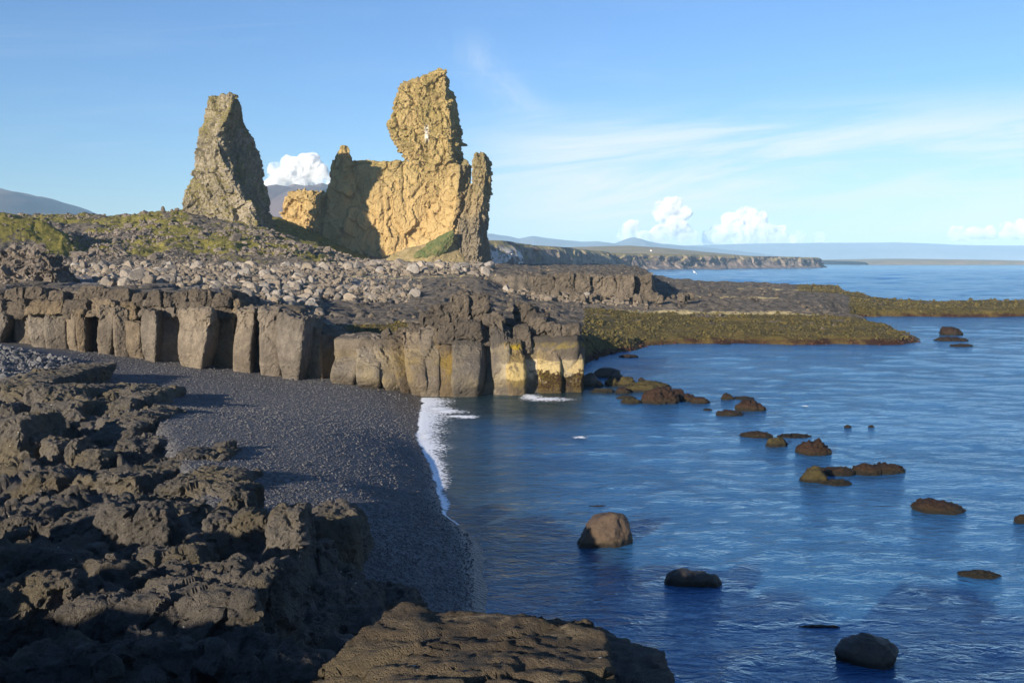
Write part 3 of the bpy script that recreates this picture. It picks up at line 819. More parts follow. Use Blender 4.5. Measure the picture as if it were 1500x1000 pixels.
def cloud(blobs, D, seed, label):
    """blobs: (u, v, radius px)"""
    rng = random.Random(seed); SV, SF = ico(2); pc = []
    px = D / F
    for u, v, r in blobs:
        c = P(u, v, D); pc.append((SV * (r * px) + c, SF))
        for k in range(9):
            a = rng.uniform(0, 6.28); e = rng.uniform(-0.4, 1.0); rr = r * rng.uniform(0.3, 0.6)
            q = c + px * r * 0.85 * np.array([math.cos(a) * math.cos(e), math.sin(a) * math.cos(e) * 0.8, math.sin(e)])
            pc.append((SV * (rr * px) + q, SF))
    V, Fc = remesh(pc, px * 1.3, 5)
    N = normals(V, Fc); s = px * 14
    bill = 1 - np.abs(fbm(V / s, 1, seed)); bill2 = 1 - np.abs(perlin(V / s * 2.3, seed + 3)); b3 = 1 - np.abs(perlin(V / s * 5.1, seed + 4))
    V = V + N * (px * (3.2 * (bill - 0.7) + 2.2 * (bill2 - 0.7) + 1.4 * (b3 - 0.7)))[:, None]
    base = V.mean(0); base[2] = V[:, 2].min()
    o = obj('cumulus_cloud', mesh('cumulus_cloud', rebase(V, base), Fc, M['cloud']), loc=base)
    tag(o, label, 'cloud')
cloud([(432, 252, 22), (455, 244, 17), (412, 258, 18), (470, 258, 15), (440, 272, 20), (400, 275, 16), (478, 276, 12)], 26000, 1, 'bright cumulus cloud between the two rock stacks')
cloud([(985, 305, 15), (970, 312, 14), (1000, 312, 11), (985, 330, 18), (968, 345, 16), (1003, 343, 14), (925, 333, 11), (918, 346, 12), (940, 350, 12), (1016, 352, 8)], 27000, 2, 'tall white cumulus tower above the far sea cliffs')
cloud([(1095, 318, 14), (1075, 328, 15), (1110, 325, 14), (1060, 343, 15), (1090, 345, 18), (1120, 342, 16), (1140, 347, 15), (1165, 350, 12), (1200, 348, 9), (1040, 350, 12)], 28000, 3, 'broad white cumulus bank to the right of the cloud tower')
cloud([(1400, 343, 11), (1425, 345, 13), (1450, 343, 11), (1478, 340, 13), (1500, 338, 15), (1530, 340, 15)], 27500, 4, 'pale cumulus bank low over the horizon at the right edge')
# ------------------------------------------------------------------ beach
WLY = np.array([5, 18, 28.8, 35, 38.2, 46, 56.7, 70.4, 78, 95.]); WLX = np.array([0.2, -0.4, -0.9, -1.2, -2.5, -3.6, -5.4, -6.3, -7.2, -9.])
def beach_z(x, y):
    d = np.interp(y, WLY, WLX) - x
    p = np.stack([x, y, np.zeros_like(x)], 1)
    wob = 0.35 * fbm(p / 4.0, 3, 41)
    d = d + wob
    rise = (2.1 * (1 - np.exp(-np.maximum(d, 0) / 5.0)) - 0.02 * np.maximum(d, 0)) * sstep(y, 66, 44)
    z = np.where(d > 0, rise + 0.115 * d - 0.0025 * np.minimum(d, 10) ** 2 + np.where(d > 10, -0.02 * (d - 10), 0), 0.16 * d)
    z = z + 0.10 * fbm(p / 7.0, 3, 42) * sstep(d, 0, 6) + 0.25 * fbm(p / 18.0, 2, 43) * sstep(d, 3, 15)
    # low storm ridge below the left end of the cliff
    z = z + 1.1 * np.exp(-((y - 72 - 0.1 * (x + 40)) / 6.0) ** 2) * sstep(-x, 26, 40)
    # the outcrop stands in the shingle: none of it shows inside the rock
    e = np.interp(y, [8, 12, 16, 20, 24, 28, 30, 35, 42, 52, 61], [0.2, -0.6, -1.0, -1.5, -2.2, -4.2, -8.0, -10.3, -13.6, -17.6, -21]) - x
    z = z - 2.5 * sstep(e, 1.2, 2.6) * sstep(y, 60, 57)
    return np.maximum(z, -1.6)
bxs = np.linspace(-70, 6, 210); bys = np.linspace(14, 92, 210)
BX, BY = np.meshgrid(bxs, bys)
BZ = beach_z(BX.ravel(), BY.ravel())
BV = np.stack([BX.ravel(), BY.ravel(), BZ], 1)
BV[:, 2] += 0.035 * fbm(BV / 0.5, 3, 44)
tag(obj('beach', mesh('beach', BV, grid_faces(210, 210), M['beach'])), kind='structure')

def scatter_mesh(name, pos, size, mat, seed, squash=(0.55, 0.9), proto=None, label=None, kind='stuff', sink=0.25):
    """many small stones joined in one mesh"""
    rng = np.random.default_rng(seed); n = len(pos)
    if proto is None:
        PV = np.array([(1, 0, 0), (-1, 0, 0), (0, 1, 0), (0, -1, 0), (0, 0, 1), (0, 0, -1.)]); PF = np.array([(0, 2, 4), (2, 1, 4), (1, 3, 4), (3, 0, 4), (2, 0, 5), (1, 2, 5), (3, 1, 5), (0, 3, 5)])
    else: PV, PF = proto
    k = len(PV)
    V = np.repeat(PV[None], n, 0) * rng.uniform(0.72, 1.28, (n, k, 1))
    s = size[:, None, None] * np.stack([rng.uniform(0.75, 1.25, n), rng.uniform(0.7, 1.1, n), rng.uniform(squash[0], squash[1], n)], 1)[:, None, :]
    V = V * s
    t = rng.uniform(-0.5, 0.5, n); c, sn = np.cos(t)[:, None], np.sin(t)[:, None]
    V[:, :, 0], V[:, :, 2] = V[:, :, 0] * c - V[:, :, 2] * sn, V[:, :, 0] * sn + V[:, :, 2] * c
    a = rng.uniform(0, 6.283, n); c, sn = np.cos(a)[:, None], np.sin(a)[:, None]
    x = V[:, :, 0] * c - V[:, :, 1] * sn; y = V[:, :, 0] * sn + V[:, :, 1] * c
    V[:, :, 0], V[:, :, 1] = x, y
    V = V + pos[:, None, :]; V[:, :, 2] += (size * (0.5 - sink))[:, None]
    Fc = (PF[None] + (np.arange(n) * k)[:, None, None]).reshape(-1, PF.shape[1])
    o = obj(name, mesh(name, V.reshape(-1, 3), Fc, mat, False))
    return tag(o, label, kind=kind)

rng = np.random.default_rng(7)
def pebbles():
    n = 74000
    D = 24 * np.exp(rng.random(n) * math.log(84 / 24.0)); b = rng.uniform(100, 720, n)
    x = bx(b, D); y = D
    d = np.interp(y, WLY, WLX) - x
    keep = (d > 0.2) & (rng.random(n) < 0.65)
    x, y = x[keep], y[keep]
    z = beach_z(x, y)
    size = rng.lognormal(-3.8, 0.36, len(x)) * (0.7 + y / 70)
    scatter_mesh('pebbles', np.stack([x, y, z], 1), size, M['pebble'], 8)
    # band of pale cobbles on the storm ridge at the left
    n = 6000
    D = rng.uniform(57, 72, n); b = rng.uniform(-60, 160, n)
    x = bx(b, D); keep = rng.random(n) < np.clip((170 - b) / 120, 0, 1); x, y = x[keep], D[keep]
    size = rng.lognormal(-2.2, 0.42, len(x))
    scatter_mesh('cobbles', np.stack([x, y, beach_z(x, y)], 1), size, M['cobble'], 9, proto=ico(1))
pebbles()

# ------------------------------------------------------------------ lava coast: boulder beach, shelves, hill (one height function)
COAST = [(-400, 88), (-150, 86.5), (0, 84.5), (150, 82.5), (300, 81.5), (420, 80.5), (470, 80), (500, 79), (620, 78), (700, 77.5), (760, 78.5), (835, 79.5), (845, 88), (850, 95),
         (868, 100), (900, 106), (950, 114), (1000, 119.5), (1100, 118.5), (1200, 117.5), (1300, 118.5), (1345, 120), (1362, 128), (1345, 136), (1290, 150), (1245, 160), (1232, 169),
         (1260, 177), (1400, 178), (1520, 178), (1900, 176), (1900, 214), (1600, 210), (1480, 207), (1380, 208), (1300, 215), (1255, 240), (1240, 285), (1100, 300), (1000, 318), (950, 350), (905, 420), (880, 520), (700, 600), (-2000, 600), (-2000, 88)]
COASTXY = np.array([(bx(b, D), D) for b, D in COAST])
BENCH = [(725, 172), (745, 163), (800, 165), (850, 166), (900, 165.5), (940, 166), (955, 168), (957, 185), (952, 240), (935, 330), (900, 420), (700, 420), (700, 200)]
BENCHXY = np.array([(bx(b, D), D) for b, D in BENCH])
CTRL = [(-300, 88, 7.6), (-100, 86, 7.6), (0, 86, 7.3), (100, 86, 7.3), (200, 85, 7.35), (300, 84, 7.3), (350, 84, 7.1), (400, 83, 6.5), (430, 82, 5.9), (455, 82, 5.2), (480, 82, 3.9), (540, 81, 3.6), (600, 80, 3.9), (640, 80, 5.0), (700, 80, 5.0), (760, 80, 4.4), (835, 82, 4.2),
        (470, 88, 3.7), (540, 88, 3.6), (600, 88, 3.9), (470, 94, 4.3), (540, 94, 4.3), (620, 94, 4.5), (460, 105, 4.6), (560, 105, 4.5), (660, 105, 4.6), (480, 124, 4.7), (560, 128, 4.7), (640, 120, 4.8),
        (380, 92, 6.2), (420, 92, 5.7), (380, 110, 6.6), (430, 112, 6.0), (400, 132, 7.0), (450, 130, 5.9),
        (-200, 110, 7.7), (0, 110, 7.7), (150, 105, 7.6), (300, 105, 7.4), (150, 130, 7.95), (300, 130, 7.8), (0, 150, 8.2), (150, 165, 8.3), (300, 165, 8.25), (420, 165, 8.1), (0, 190, 8.8), (200, 190, 8.7), (350, 190, 8.7), (450, 190, 8.5),
        (540, 146, 5.8), (600, 146, 5.8), (540, 172, 7.2), (600, 172, 7.1), (540, 200, 8.5), (620, 200, 8.4), (560, 250, 9.2), (650, 250, 9.1), (600, 320, 9.9), (700, 320, 9.6), (760, 320, 8.6),
        (690, 112, 4.5), (690, 126, 5.2), (690, 140, 6.4), (700, 160, 7.3), (700, 190, 8.1), (720, 250, 8.7),
        (760, 95, 4.2), (840, 92, 2.4), (780, 110, 3.9), (860, 110, 2.0), (760, 135, 4.2), (820, 130, 3.5), (760, 158, 4.4), (820, 158, 3.8), (900, 160, 3.5),
        (880, 121, 1.4), (950, 123, 0.9), (1050, 122, 0.8), (1200, 121, 0.8), (1330, 124, 0.7), (870, 140, 2.3), (950, 143, 1.9), (1100, 143, 1.8), (1230, 143, 1.6), (1300, 140, 1.1), (900, 150, 2.9), (1000, 151, 2.6), (1150, 151, 2.4), (1000, 163, 3.3), (1150, 163, 3.2), (1225, 163, 2.4),
        (1000, 174, 3.6), (1150, 174, 3.5), (1230, 178, 2.6), (980, 220, 3.8), (1100, 220, 3.7), (1200, 220, 3.4), (980, 290, 3.9), (1100, 290, 3.8), (1230, 250, 2.8), (1300, 185, 1.4), (1300, 205, 2.0), (1450, 182, 1.3), (1450, 203, 2.2), (1600, 185, 1.3), (1600, 205, 2.2),
        # hill
        (-300, 195, 9), (-100, 195, 9), (0, 200, 9), (100, 204, 8.9), (200, 204, 8.8), (300, 204, 8.8), (380, 204, 8.8), (430, 204, 8.8), (470, 206, 8.8), (510, 212, 9),
        (-300, 240, 15), (0, 240, 14), (100, 240, 14), (200, 236, 13.5), (300, 232, 13), (380, 230, 12.6), (430, 226, 11.4), (460, 226, 10.4), (495, 230, 9.6),
        (-300, 280, 20), (0, 278, 20), (100, 275, 19.5), (200, 267, 18.3), (300, 263, 17.8), (380, 256, 16.6), (430, 250, 14.2), (465, 246, 12), (500, 250, 10),
        (-300, 310, 24), (0, 306, 23), (100, 306, 23), (200, 300, 22), (245, 290, 23), (265, 284, 24), (300, 285, 21), (380, 274, 18.6), (440, 275, 14.6), (500, 280, 10.5),
        (-300, 420, 22), (0, 420, 22), (200, 420, 20), (400, 420, 17), (410, 330, 24), (395, 310, 20), (430, 305, 16.5), (450, 325, 18.5), (500, 318, 12.5), (545, 320, 10.2), (600, 420, 10), (700, 420, 9), (800, 400, 8.2), (880, 420, 7.6)]
CTRL = np.array(CTRL, float)
def rbf_fit(c):
    q = np.stack([c[:, 0] / 150, np.log(c[:, 1]) * 7], 1)
    d = np.sqrt(((q[:, None] - q[None]) ** 2).sum(2))
    A = np.zeros((len(q) + 1, len(q) + 1)); A[:-1, :-1] = d + 1e-3 * np.eye(len(q)); A[:-1, -1] = A[-1, :-1] = 1
    w = np.linalg.solve(A, np.r_[c[:, 2], 0])
    return q, w
RQ, RW = rbf_fit(CTRL)
def rbf(b, D):
    q = np.stack([b / 150, np.log(D) * 7], 1); out = np.empty(len(q))
    for i in range(0, len(q), 20000):
        d = np.sqrt(((q[i:i + 20000, None] - RQ[None]) ** 2).sum(2))
        out[i:i + 20000] = d @ RW[:-1] + RW[-1]
    return out
def land(x, y, detail=True):
    D = y; b = x / D * F * CP + 750
    xy = np.stack([x, y], 1); p = np.stack([x, y, np.zeros_like(x)], 1)
    h = rbf(b, D)
    sb = poly_sdf(xy, BENCHXY) + 1.2 * fbm(p / 6, 3, 61)
    bench = sstep(sb, -0.5, 0.7)
    hb = 7.75 + 0.004 * (D - 166)
    hb = np.where(b > 930, hb - 0.02 * (b - 930), hb)
    h = h * (1 - bench) + np.maximum(hb, h) * bench
    hill = sstep(D + 12 * fbm(p / 30, 3, 62), 200, 222) * sstep(b, 540, 470)
    # hummock with a shaded right flank at the left edge
    hx, hy = x - bx(-10, 222), y - 222
    h = h + 7.5 * sstep(26 - hx - 0.25 * np.abs(hy) + 5 * fbm(p / 14, 3, 66), 0, 22) * np.exp(-(hy / 16.0) ** 2) * sstep(hx, -90, -20)
    k1 = sstep(D, 116, 119) * sstep(D, 152, 146) * sstep(b, 842, 870)
    arm = sstep(b, 1225, 1262) * sstep(D, 150, 165) * sstep(D, 240, 205)
    strip = sstep(D, 82, 84) * sstep(D, 94.5, 91) * sstep(b, 462, 476) * sstep(b, 612, 590)
    left = sstep(D, 94, 100) * sstep(D, 121, 119) * sstep(b, 848, 856) 
    kelp = np.clip(k1 + arm + strip + left + 0.75 * sstep(b, 1120, 1200) * sstep(D, 205, 225) * sstep(D, 320, 300), 0, 1)
    kelp = kelp * (1 - 0.9 * sstep(fbm(p / np.array([5.0, 3.0, 1]), 3, 78), 0.10, 0.30) * np.maximum(sstep(D, 124, 128) * sstep(D, 160, 155), sstep(D, 186, 190)))
    if detail:
        rub = fbm(p / 9, 4, 63) * 1.6 + fbm(p / 2.2, 3, 64) * 0.5
        gully = fbm(p / 22, 4, 68, ridged=True) * 1.6
        w1, w2, wr = worley(p / 3.2 + 0.3 * fbm(p / 4, 2, 69)[:, None], 65)
        v1, v2, vr = worley(p / np.array([2.4, 5.0, 1]) , 67)
        slab = (vr - 0.5) * 0.5 - 0.25 * (1 - sstep(v2 - v1, 0, 0.14))
        lav = 0.38 * fbm(p / 5, 4, 70) + 1.3 * slab + 0.40 * facet(p / 2.6, 85)[0] + 0.14 * fbm(p / 0.8, 3, 71)
        lav = lav * (0.45 + 0.55 * sstep(fbm(p / 12, 2, 72), -0.2, 0.3))
        kb = 0.55 * fbm(p / 4.5, 4, 73) + 0.22 * fbm(p / np.array([0.7, 1.4, 1]), 3, 74)
        h = h + hill * (rub + gully + (wr - 0.5) * 0.9) + (1 - hill) * (1 - kelp) * lav * np.where(b < 640, 0.7, 1) + kelp * kb
    s = poly_sdf(xy, COASTXY) + (2.2 * fbm(p / 7, 4, 75) + 2.5 * fbm(p / 20, 2, 79)) * sstep(b, 860, 900) + 0.35 * fbm(p / 1.2, 3, 76)
    soft = sstep(b, 850, 870)
    e = sstep(s, -1.2 - 1.6 * soft, 0.9 + 3.6 * soft)
    h = -1.7 + (h + 1.7) * e
    return h, b, D, hill, kelp, bench, s
def coast():
    nb, nd = 820, 420
    b = np.linspace(-140, 1640, nb); D = np.geomspace(77.0, 425, nd)
    Bg, Dg = np.meshgrid(b, D)
    x = bx(Bg, Dg).ravel(); y = Dg.ravel()
    h, bb, DD, hill, kelp, bench, s = land(x, y)
    p = np.stack([x, y, np.zeros_like(x)], 1)
    n1 = fbm(p / 16, 4, 81)
    grass = hill * np.clip(0.74 + 1.3 * n1 - 0.55 * sstep(fbm(p / 26, 3, 82), 0.0, 0.25), 0, 1)
    grass = np.maximum(grass, sstep(bb, 395, 412) * sstep(bb, 560, 520) * sstep(DD, 268, 290) * 0.95)
    grass = np.maximum(grass, np.exp(-((bb - 268) / 14) ** 2) * sstep(DD, 245, 262) * 0.9)
    gravel = sstep(DD, 96, 104) * sstep(DD, 206, 198) * sstep(bb, 640, 520 + 0 * bb) * sstep(bb + (DD - 130) * 1.0, 40, 120) * (1 - hill)
    gravel = gravel * np.where(bb > 470, sstep(DD, 126, 132), np.where(bb > 350, sstep(DD, 88, 92), 1))
    och = np.zeros_like(bb)
    och += 0.75 * np.exp(-((DD - 172) / 9) ** 2) * sstep(bb, 495, 520) * sstep(bb, 800, 660)
    och += 0.85 * np.exp(-((DD - 149 - 1.5 * fbm(p / 6, 2, 83)) / 2.6) ** 2) * sstep(bb, 855, 930)* sstep(bb, 1235, 1180)
    och += 0.85 * np.exp(-((DD - 178 - 2 * fbm(p / 8, 2, 84)) / 5) ** 2) * sstep(bb, 950, 1010) * sstep(bb, 1190, 1130)
    och += 0.85 * np.exp(-((DD - 232) / 10) ** 2) * sstep(bb, 1060, 1090) * sstep(bb, 1260, 1180)
    och += 0.6 * np.exp(-((DD - 93.5) / 1.6) ** 2) * sstep(bb, 465, 480) * sstep(bb, 612, 598)
    och += 0.8 * np.exp(-((DD - 104) / 3) ** 2) * sstep(bb, 60, -20)
    tan = sstep(bb, 640, 690) * sstep(DD, 120, 132) * sstep(DD, 175, 168) * sstep(bb, 1010, 960) * (1 - bench * 0.6)
    V = np.stack([x, y, h], 1)
    Fc = grid_faces(nd, nb)
    at = {'grass': grass, 'kelp': kelp, 'gravel': gravel, 'ochre': np.clip(och, 0, 1), 'tan': tan}
    fs = s[Fc].max(1) > -1.6
    Fc = Fc[fs]
    f_h = hill[Fc].mean(1) > 0.5; f_far = (DD[Fc].mean(1) > 235) & (bb[Fc].mean(1) < 600)
    f_k = (kelp[Fc].mean(1) > 0.5)
    f_g = gravel[Fc].mean(1) > 0.5
    zone = np.where(f_h | f_far, 0, np.where(f_k, 1, np.where(f_g, 2, 3)))
    for zi, nm in enumerate(('hillside', 'weed_shelf', 'boulder_beach', 'lava_shelf')):
        sel = Fc[zone == zi]
        u, inv = np.unique(sel, return_inverse=True)
        tag(obj(nm, mesh(nm, V[u], inv.reshape(sel.shape), M['terrain'], True, {k: a[u] for k, a in at.items()})), kind='structure')
coast()
print('coast', round(time.time() - T0, 1))
# ------------------------------------------------------------------ the two rock stacks
def resample(poly, n):
    poly = np.asarray(poly, float); c = np.vstack([poly, poly[:1]])
    seg = np.r_[0, np.cumsum(np.hypot(*np.diff(c[:, :2], axis=0).T))]
    s = np.linspace(0, seg[-1], n, endpoint=False)
    return np.stack([np.interp(s, seg, c[:, k]) for k in range(c.shape[1])], 1)
def spire(levels, D, dl, dr, back, fwd=0.0, n=40):
    """levels (v, left, ridge, right) seen from the shore; ridge at D, left edge dl behind, right edge dr behind"""
    rings = []
    L = np.array(levels, float)
    for v in np.linspace(L[0, 0], L[-1, 0], 40):
        l, m, r = (np.interp(v, L[:, 0], L[:, k]) for k in (1, 2, 3))
        Df = D - fwd * (v - L[0, 0]) / (L[-1, 0] - L[0, 0])
        z = P(750, v, D)[2]
        w = (r - l) * D / F
        k = min(1.0, w / 12)
        pts = [(bx(l, Df + dl * k), Df + dl * k), (bx(m, Df), Df), (bx(r, Df + dr * k), Df + dr * k), (bx(r, Df + dr * k) - 0.2 * w, Df + back * k + 1), (bx(l, Df + dl * k) + 0.25 * w, Df + back * k + 1)]
        q = resample(pts, n)
        rings.append(np.stack([q[:, 0], q[:, 1], np.full(n, z)], 1))
    return loft(rings)

def finish(pieces, voxel, smooth, name, mat, parent, base, **kw):
    V, Fc = remesh(pieces, voxel, smooth)
    V = rockify(V, Fc, **kw)
    return obj(name, mesh(name, rebase(V, base), Fc, mat, False), parent)

S1 = [(137, 318, 346, 355), (142, 314, 348, 357), (152, 311, 347, 358), (165, 307, 343, 362), (176, 303, 338, 366), (188, 298, 330, 376), (200, 297, 323, 380), (215, 297, 324, 385),
      (230, 294, 330, 389), (245, 291, 338, 391), (258, 288, 345, 392), (272, 281, 350, 393), (288, 275, 360, 396), (300, 271, 368, 399), (315, 271, 374, 404), (330, 272, 378, 408), (350, 274, 380, 412)]
base = np.array([bx(335, 290), 290, 18.0])
st1 = empty('rock_stack', base, 'grey tapering rock stack with blocky lit face, standing alone on the grassy lava ridge', 'rock stack')
finish([spire(S1, 283, 7, 17, 24)], 0.30, 1, 'rock_body', M['stack_grey'], st1, base, size=4.4, amp=1.15, seed=101, cell=1.4, crack=0.9, vcrack=0.45, grain=1.4)
base = P(239, 312, 286)
nb = loft([np.stack([base[0] + np.cos(a) * r, base[1] + np.sin(a) * r, np.full(10, base[2] + z)], 1) for a in [np.linspace(0, 6.283, 10, endpoint=False)] for z, r in ((-2, 0.9), (0.6, 0.6), (1.6, 0.4), (2.0, 0.15))])
o = finish([nb], 0.2, 1, 'rock_finger', M['crust'], None, base, size=1.0, amp=0.25, seed=4); o.location = base
tag(o, 'little dark upright rock finger on the slope left of the grey stack', 'rock')

D2 = 333
base = np.array([bx(600, 340), 340, 9.0])
st2 = empty('rock_stack', base, 'broad golden rock massif with a tall square tower and a seaward pinnacle', 'rock stack')
wall = spire([(234, 517, 570, 690), (250, 506, 570, 692), (280, 492, 570, 690), (320, 482, 570, 684), (350, 472, 570, 676), (372, 468, 560, 670), (392, 462, 560, 668)], D2, 2, 4, 24, 2)
knob = spire([(212, 503, 508, 512), (220, 496, 508, 515), (232, 492, 508, 517), (250, 488, 508, 523), (300, 481, 508, 532), (392, 465, 508, 540)], D2 - 1, 3, 3, 12, 1)
should = spire([(278, 432, 450, 462), (286, 421, 450, 486), (300, 417, 455, 492), (320, 413, 460, 500), (350, 426, 470, 510), (392, 446, 480, 520)], D2 + 3, 4, 2, 18, 1)
tower = spire([(103, 645, 651, 655), (108, 622, 653, 657), (116, 592, 655, 660), (122, 588, 655, 662), (140, 582, 656, 667), (160, 578, 659, 671), (185, 573, 663, 681), (200, 577, 663, 681), (215, 585, 661, 680), (228, 593, 661, 681), (238, 600, 662, 684), (256, 602, 664, 688), (300, 602, 668, 690)], D2 - 1.5, 5, 12, 22)
butt = spire([(240, 657, 676, 688), (262, 648, 674, 690), (300, 640, 670, 686), (335, 622, 664, 680), (360, 600, 656, 672), (392, 560, 650, 672)], D2 - 3.5, 4, 7, 16, 1.5)
pinn = spire([(222, 700, 709, 713), (228, 696, 711, 718), (240, 693, 712, 721), (260, 690, 712, 722), (290, 684, 709, 719), (320, 674, 703, 715), (345, 665, 700, 713), (365, 660, 700, 718), (392, 655, 702, 724)], D2 - 9, 3, 10, 15, 2)
finish([wall, knob, butt], 0.40, 1, 'main_wall', M['stack_sand'], st2, base, size=7.5, amp=1.6, seed=111, cell=1.1, crack=0.8, strat=(1, 1, 0.7), vcrack=0.4, grain=1.0)
finish([should], 0.45, 1, 'left_shoulder', M['stack_sand'], st2, base, size=5.0, amp=1.8, seed=113, cell=1.2, crack=0.8, vcrack=0.4, grain=1.4)
finish([tower], 0.34, 1, 'tower', M['stack_sand'], st2, base, size=4.6, amp=1.5, seed=115, cell=1.4, crack=0.8, vcrack=0.6, grain=1.5)
finish([pinn], 0.32, 1, 'pinnacle', M['stack_sand'], st2, base, size=2.8, amp=1.2, seed=117, cell=1.1, crack=0.9, strat=(1, 1, 0.35), vcrack=0.9, grain=1.4)
M['talus'] = simple('grassy_talus', (0.17, 0.135, 0.055), 0.95, 0.35, (0.26, 0.20, 0.10))
M['bank'] = simple('green_bank', (0.060, 0.085, 0.024), 0.95, 0.6, (0.135, 0.125, 0.045))
tal = spire([(352, 640, 656, 664), (365, 592, 640, 676), (378, 565, 630, 684), (394, 540, 620, 696)], D2 - 12, 5, 5, 16, 3)
finish([tal], 0.6, 4, 'talus_foot', M['talus'], st2, base, size=4, amp=0.8, seed=121, cell=0.4)
bank = spire([(337, 660, 664, 667), (346, 644, 660, 667), (358, 626, 650, 664), (370, 608, 640, 655), (378, 604, 625, 640)], D2 - 12.6, 2, 2, 10, 1.5)
finish([bank], 0.5, 4, 'green_bank', M['bank'], st2, base, size=3, amp=0.9, seed=123, cell=0.6)
M['scarp'] = rock_mat('brown_jointed_lava', (0.110, 0.090, 0.068), (0.200, 0.162, 0.120), (0.070, 0.058, 0.047), 0.6, 0.7, 0.12, 0.95)
print('stacks', round(time.time() - T0, 1))

# ------------------------------------------------------------------ wave-cut sea cliff, column by column
DC = np.array([(-150, 84), (0, 82), (150, 80), (300, 79), (420, 78), (500, 76.5), (620, 74), (700, 74), (760, 75), (850, 77)], float)
def Dc(u): return float(np.interp(u, DC[:, 0], DC[:, 1]))
cliff_base = np.array([bx(400, 78), 78, 0.0])
cliff = empty('sea_cliff', cliff_base, 'low jointed basalt cliff behind the black beach, tan faces with dark clefts', 'cliff', kind='structure')
def column(uL, uR, vT, vB, fwd=0.0, flank=8, bulge=0.35, lean=0.0, seed=0, left=0.5, topcut=0.0, deep=3.4, mat='cliff', name='basalt_column', amp=0.30, size=1.9, vox=0.14, ret=False, rake=0.0, taper=0.0):
    um = (uL + uR) / 2; D = Dc(um) - fwd
    xl, xr = bx(uL, D), bx(uR, D)
    zt, zb = P(um, vT, D)[2], P(um, vB, D)[2]
    zfoot = zb - 0.9; H = zt - zb
    fx = flank * D / F; yw = random.Random(seed + 9).uniform(-0.45, 0.45)
    fxx = max(fx + (um - 750) / F * deep, -0.5)     # world dx so that the flank shows `flank` pixels
    rings = []
    for t in np.linspace(0, 1, 18):
        z = zt + (zfoot - zt) * t
        k = (zt - z) / max(H, 0.2)
        b = bulge * math.exp(-((k - 0.58) / 0.22) ** 2) - 0.9 * bulge * sstep(k, 0.72, 1.0)
        sh = lean * (k - 0.3) - 0.25 * bulge * sstep(k, 0.7, 1.0) * 0
        pin = 0.12 * bulge * sstep(k, 0.65, 1.0) * (xr - xl)
        a0, a1 = xl + sh + pin * .4, xr + sh - pin - taper * (xr - xl) * np.clip(k, 0, 1) ** 2.2
        bb_ = rake * (1 - np.clip(k, 0, 1)) ** 1.2
        yf = D - b + bb_
        c = min(0.10, (a1 - a0) * 0.10)
        pts = [(a0 - 0.05, yf + c + yw), (a0 + c, yf + yw), (a1 - c, yf - yw), (a1, yf + c - yw), (a1 + fxx, D + deep), (a1 + fxx - 0.1, D + deep + 0.8), (a0 - left * 0.3, D + deep + 0.8), (a0 - left * 0.2, D + deep * 0.5)]
        q = resample(pts, 40)
        rings.append(np.stack([q[:, 0], q[:, 1], np.full(40, z) - (topcut * (q[:, 0] - a0) / max(a1 - a0, 0.1) if t == 0 else 0)], 1))
    piece = loft(rings)
    if ret: return piece
    V, Fc = remesh([piece], vox, 1)
    V = rockify(V, Fc, size=size, amp=amp, seed=200 + seed, cell=1.15, crack=0.9, strat=(1.0, 1.0, 0.7), vcrack=0.2, grain=1.2,
                ampf=lambda X: 0.30 + 0.80 * sstep((X[:, 2] - zb) / max(H, 0.2), 0.45, 1.0))
    return obj(name, mesh(name, rebase(V, cliff_base), Fc, M[mat], False), cliff)
cols = [  # uL, uR, top, base, forward, dark flank px, bulge, lean
    (-110, -62, 452, 494, 0, 10, 0.3, 0), (-64, -34, 455, 495, -0.4, 10, 0.3, 0), (-36, 13, 458, 502, 0.8, 14, 0.4, 0), (22, 48, 452, 508, -1.3, 4, 0.2, 0), (43, 71, 452, 509, 0.2, 3, 0.3, 0.35), (69, 97, 452, 510, -0.1, 5, 0.35, -0.1), (95, 115, 452, 514, -0.35, 4, 0.25, 0), (112, 126, 452, 517, 0.5, 18, 0.3, 0.1),
    (144, 170, 446, 523, 0.0, 3, 0.35, -0.2), (168, 186, 450, 523, 0.2, 3, 0.25, 0), (184, 208, 470, 526, 0.0, 3, 0.35, 0.2), (204, 234, 446, 531, 1.0, 20, 0.45, 0.25), (234, 264, 450, 541, -0.7, 4, 0.35, 0),
    (260, 310, 452, 549, 1.6, 20, 0.8, 0.0), (310, 346, 452, 552, -1.0, 4, 0.3, 0), (344, 373, 450, 553, 0.9, 10, 0.6, -0.5), (380, 410, 450, 562, 0.8, 3, 0.4, 0.1), (407, 447, 455, 560, 1.7, 22, 0.7, 0.1),
    (446, 470, 470, 568, -0.8, 8, 0.3, 0.3), (464, 492, 488, 570, -2.0, 4, 0.2, 0), (492, 526, 494, 575, 0.9, 3, 1.1, -0.6), (522, 554, 494, 584, 1.2, 6, 1.7, 0.3), (550, 578, 495, 588, 0.5, 5, 1.0, 1.2), (574, 598, 495, 590, 0.8, 4, 0.9, 1.1), (592, 617, 487, 593, 1.5, 3, 1.0, 0.8), (614, 641, 484, 594, 1.3, 3, 0.5, 0.1), (638, 668, 484, 594, 1.2, 3, 0.45, 0.1), (664, 702, 478, 594, 1.7, 14, 1.2, 0.0),
    (700, 726, 486, 588, -0.6, 4, 0.2, 0), (722, 745, 482, 585, 0.9, 3, 0.5, 0.2), (742, 765, 496, 582, 1.4, 6, 0.5, 0.3), (762, 792, 498, 580, 0.2, 3, 0.2, 0.2), (790, 820, 496, 577, 1.0, 2, 0.2, 0.15), (821, 853, 497, 576, 1.0, 2, 0.2, 0.0)]
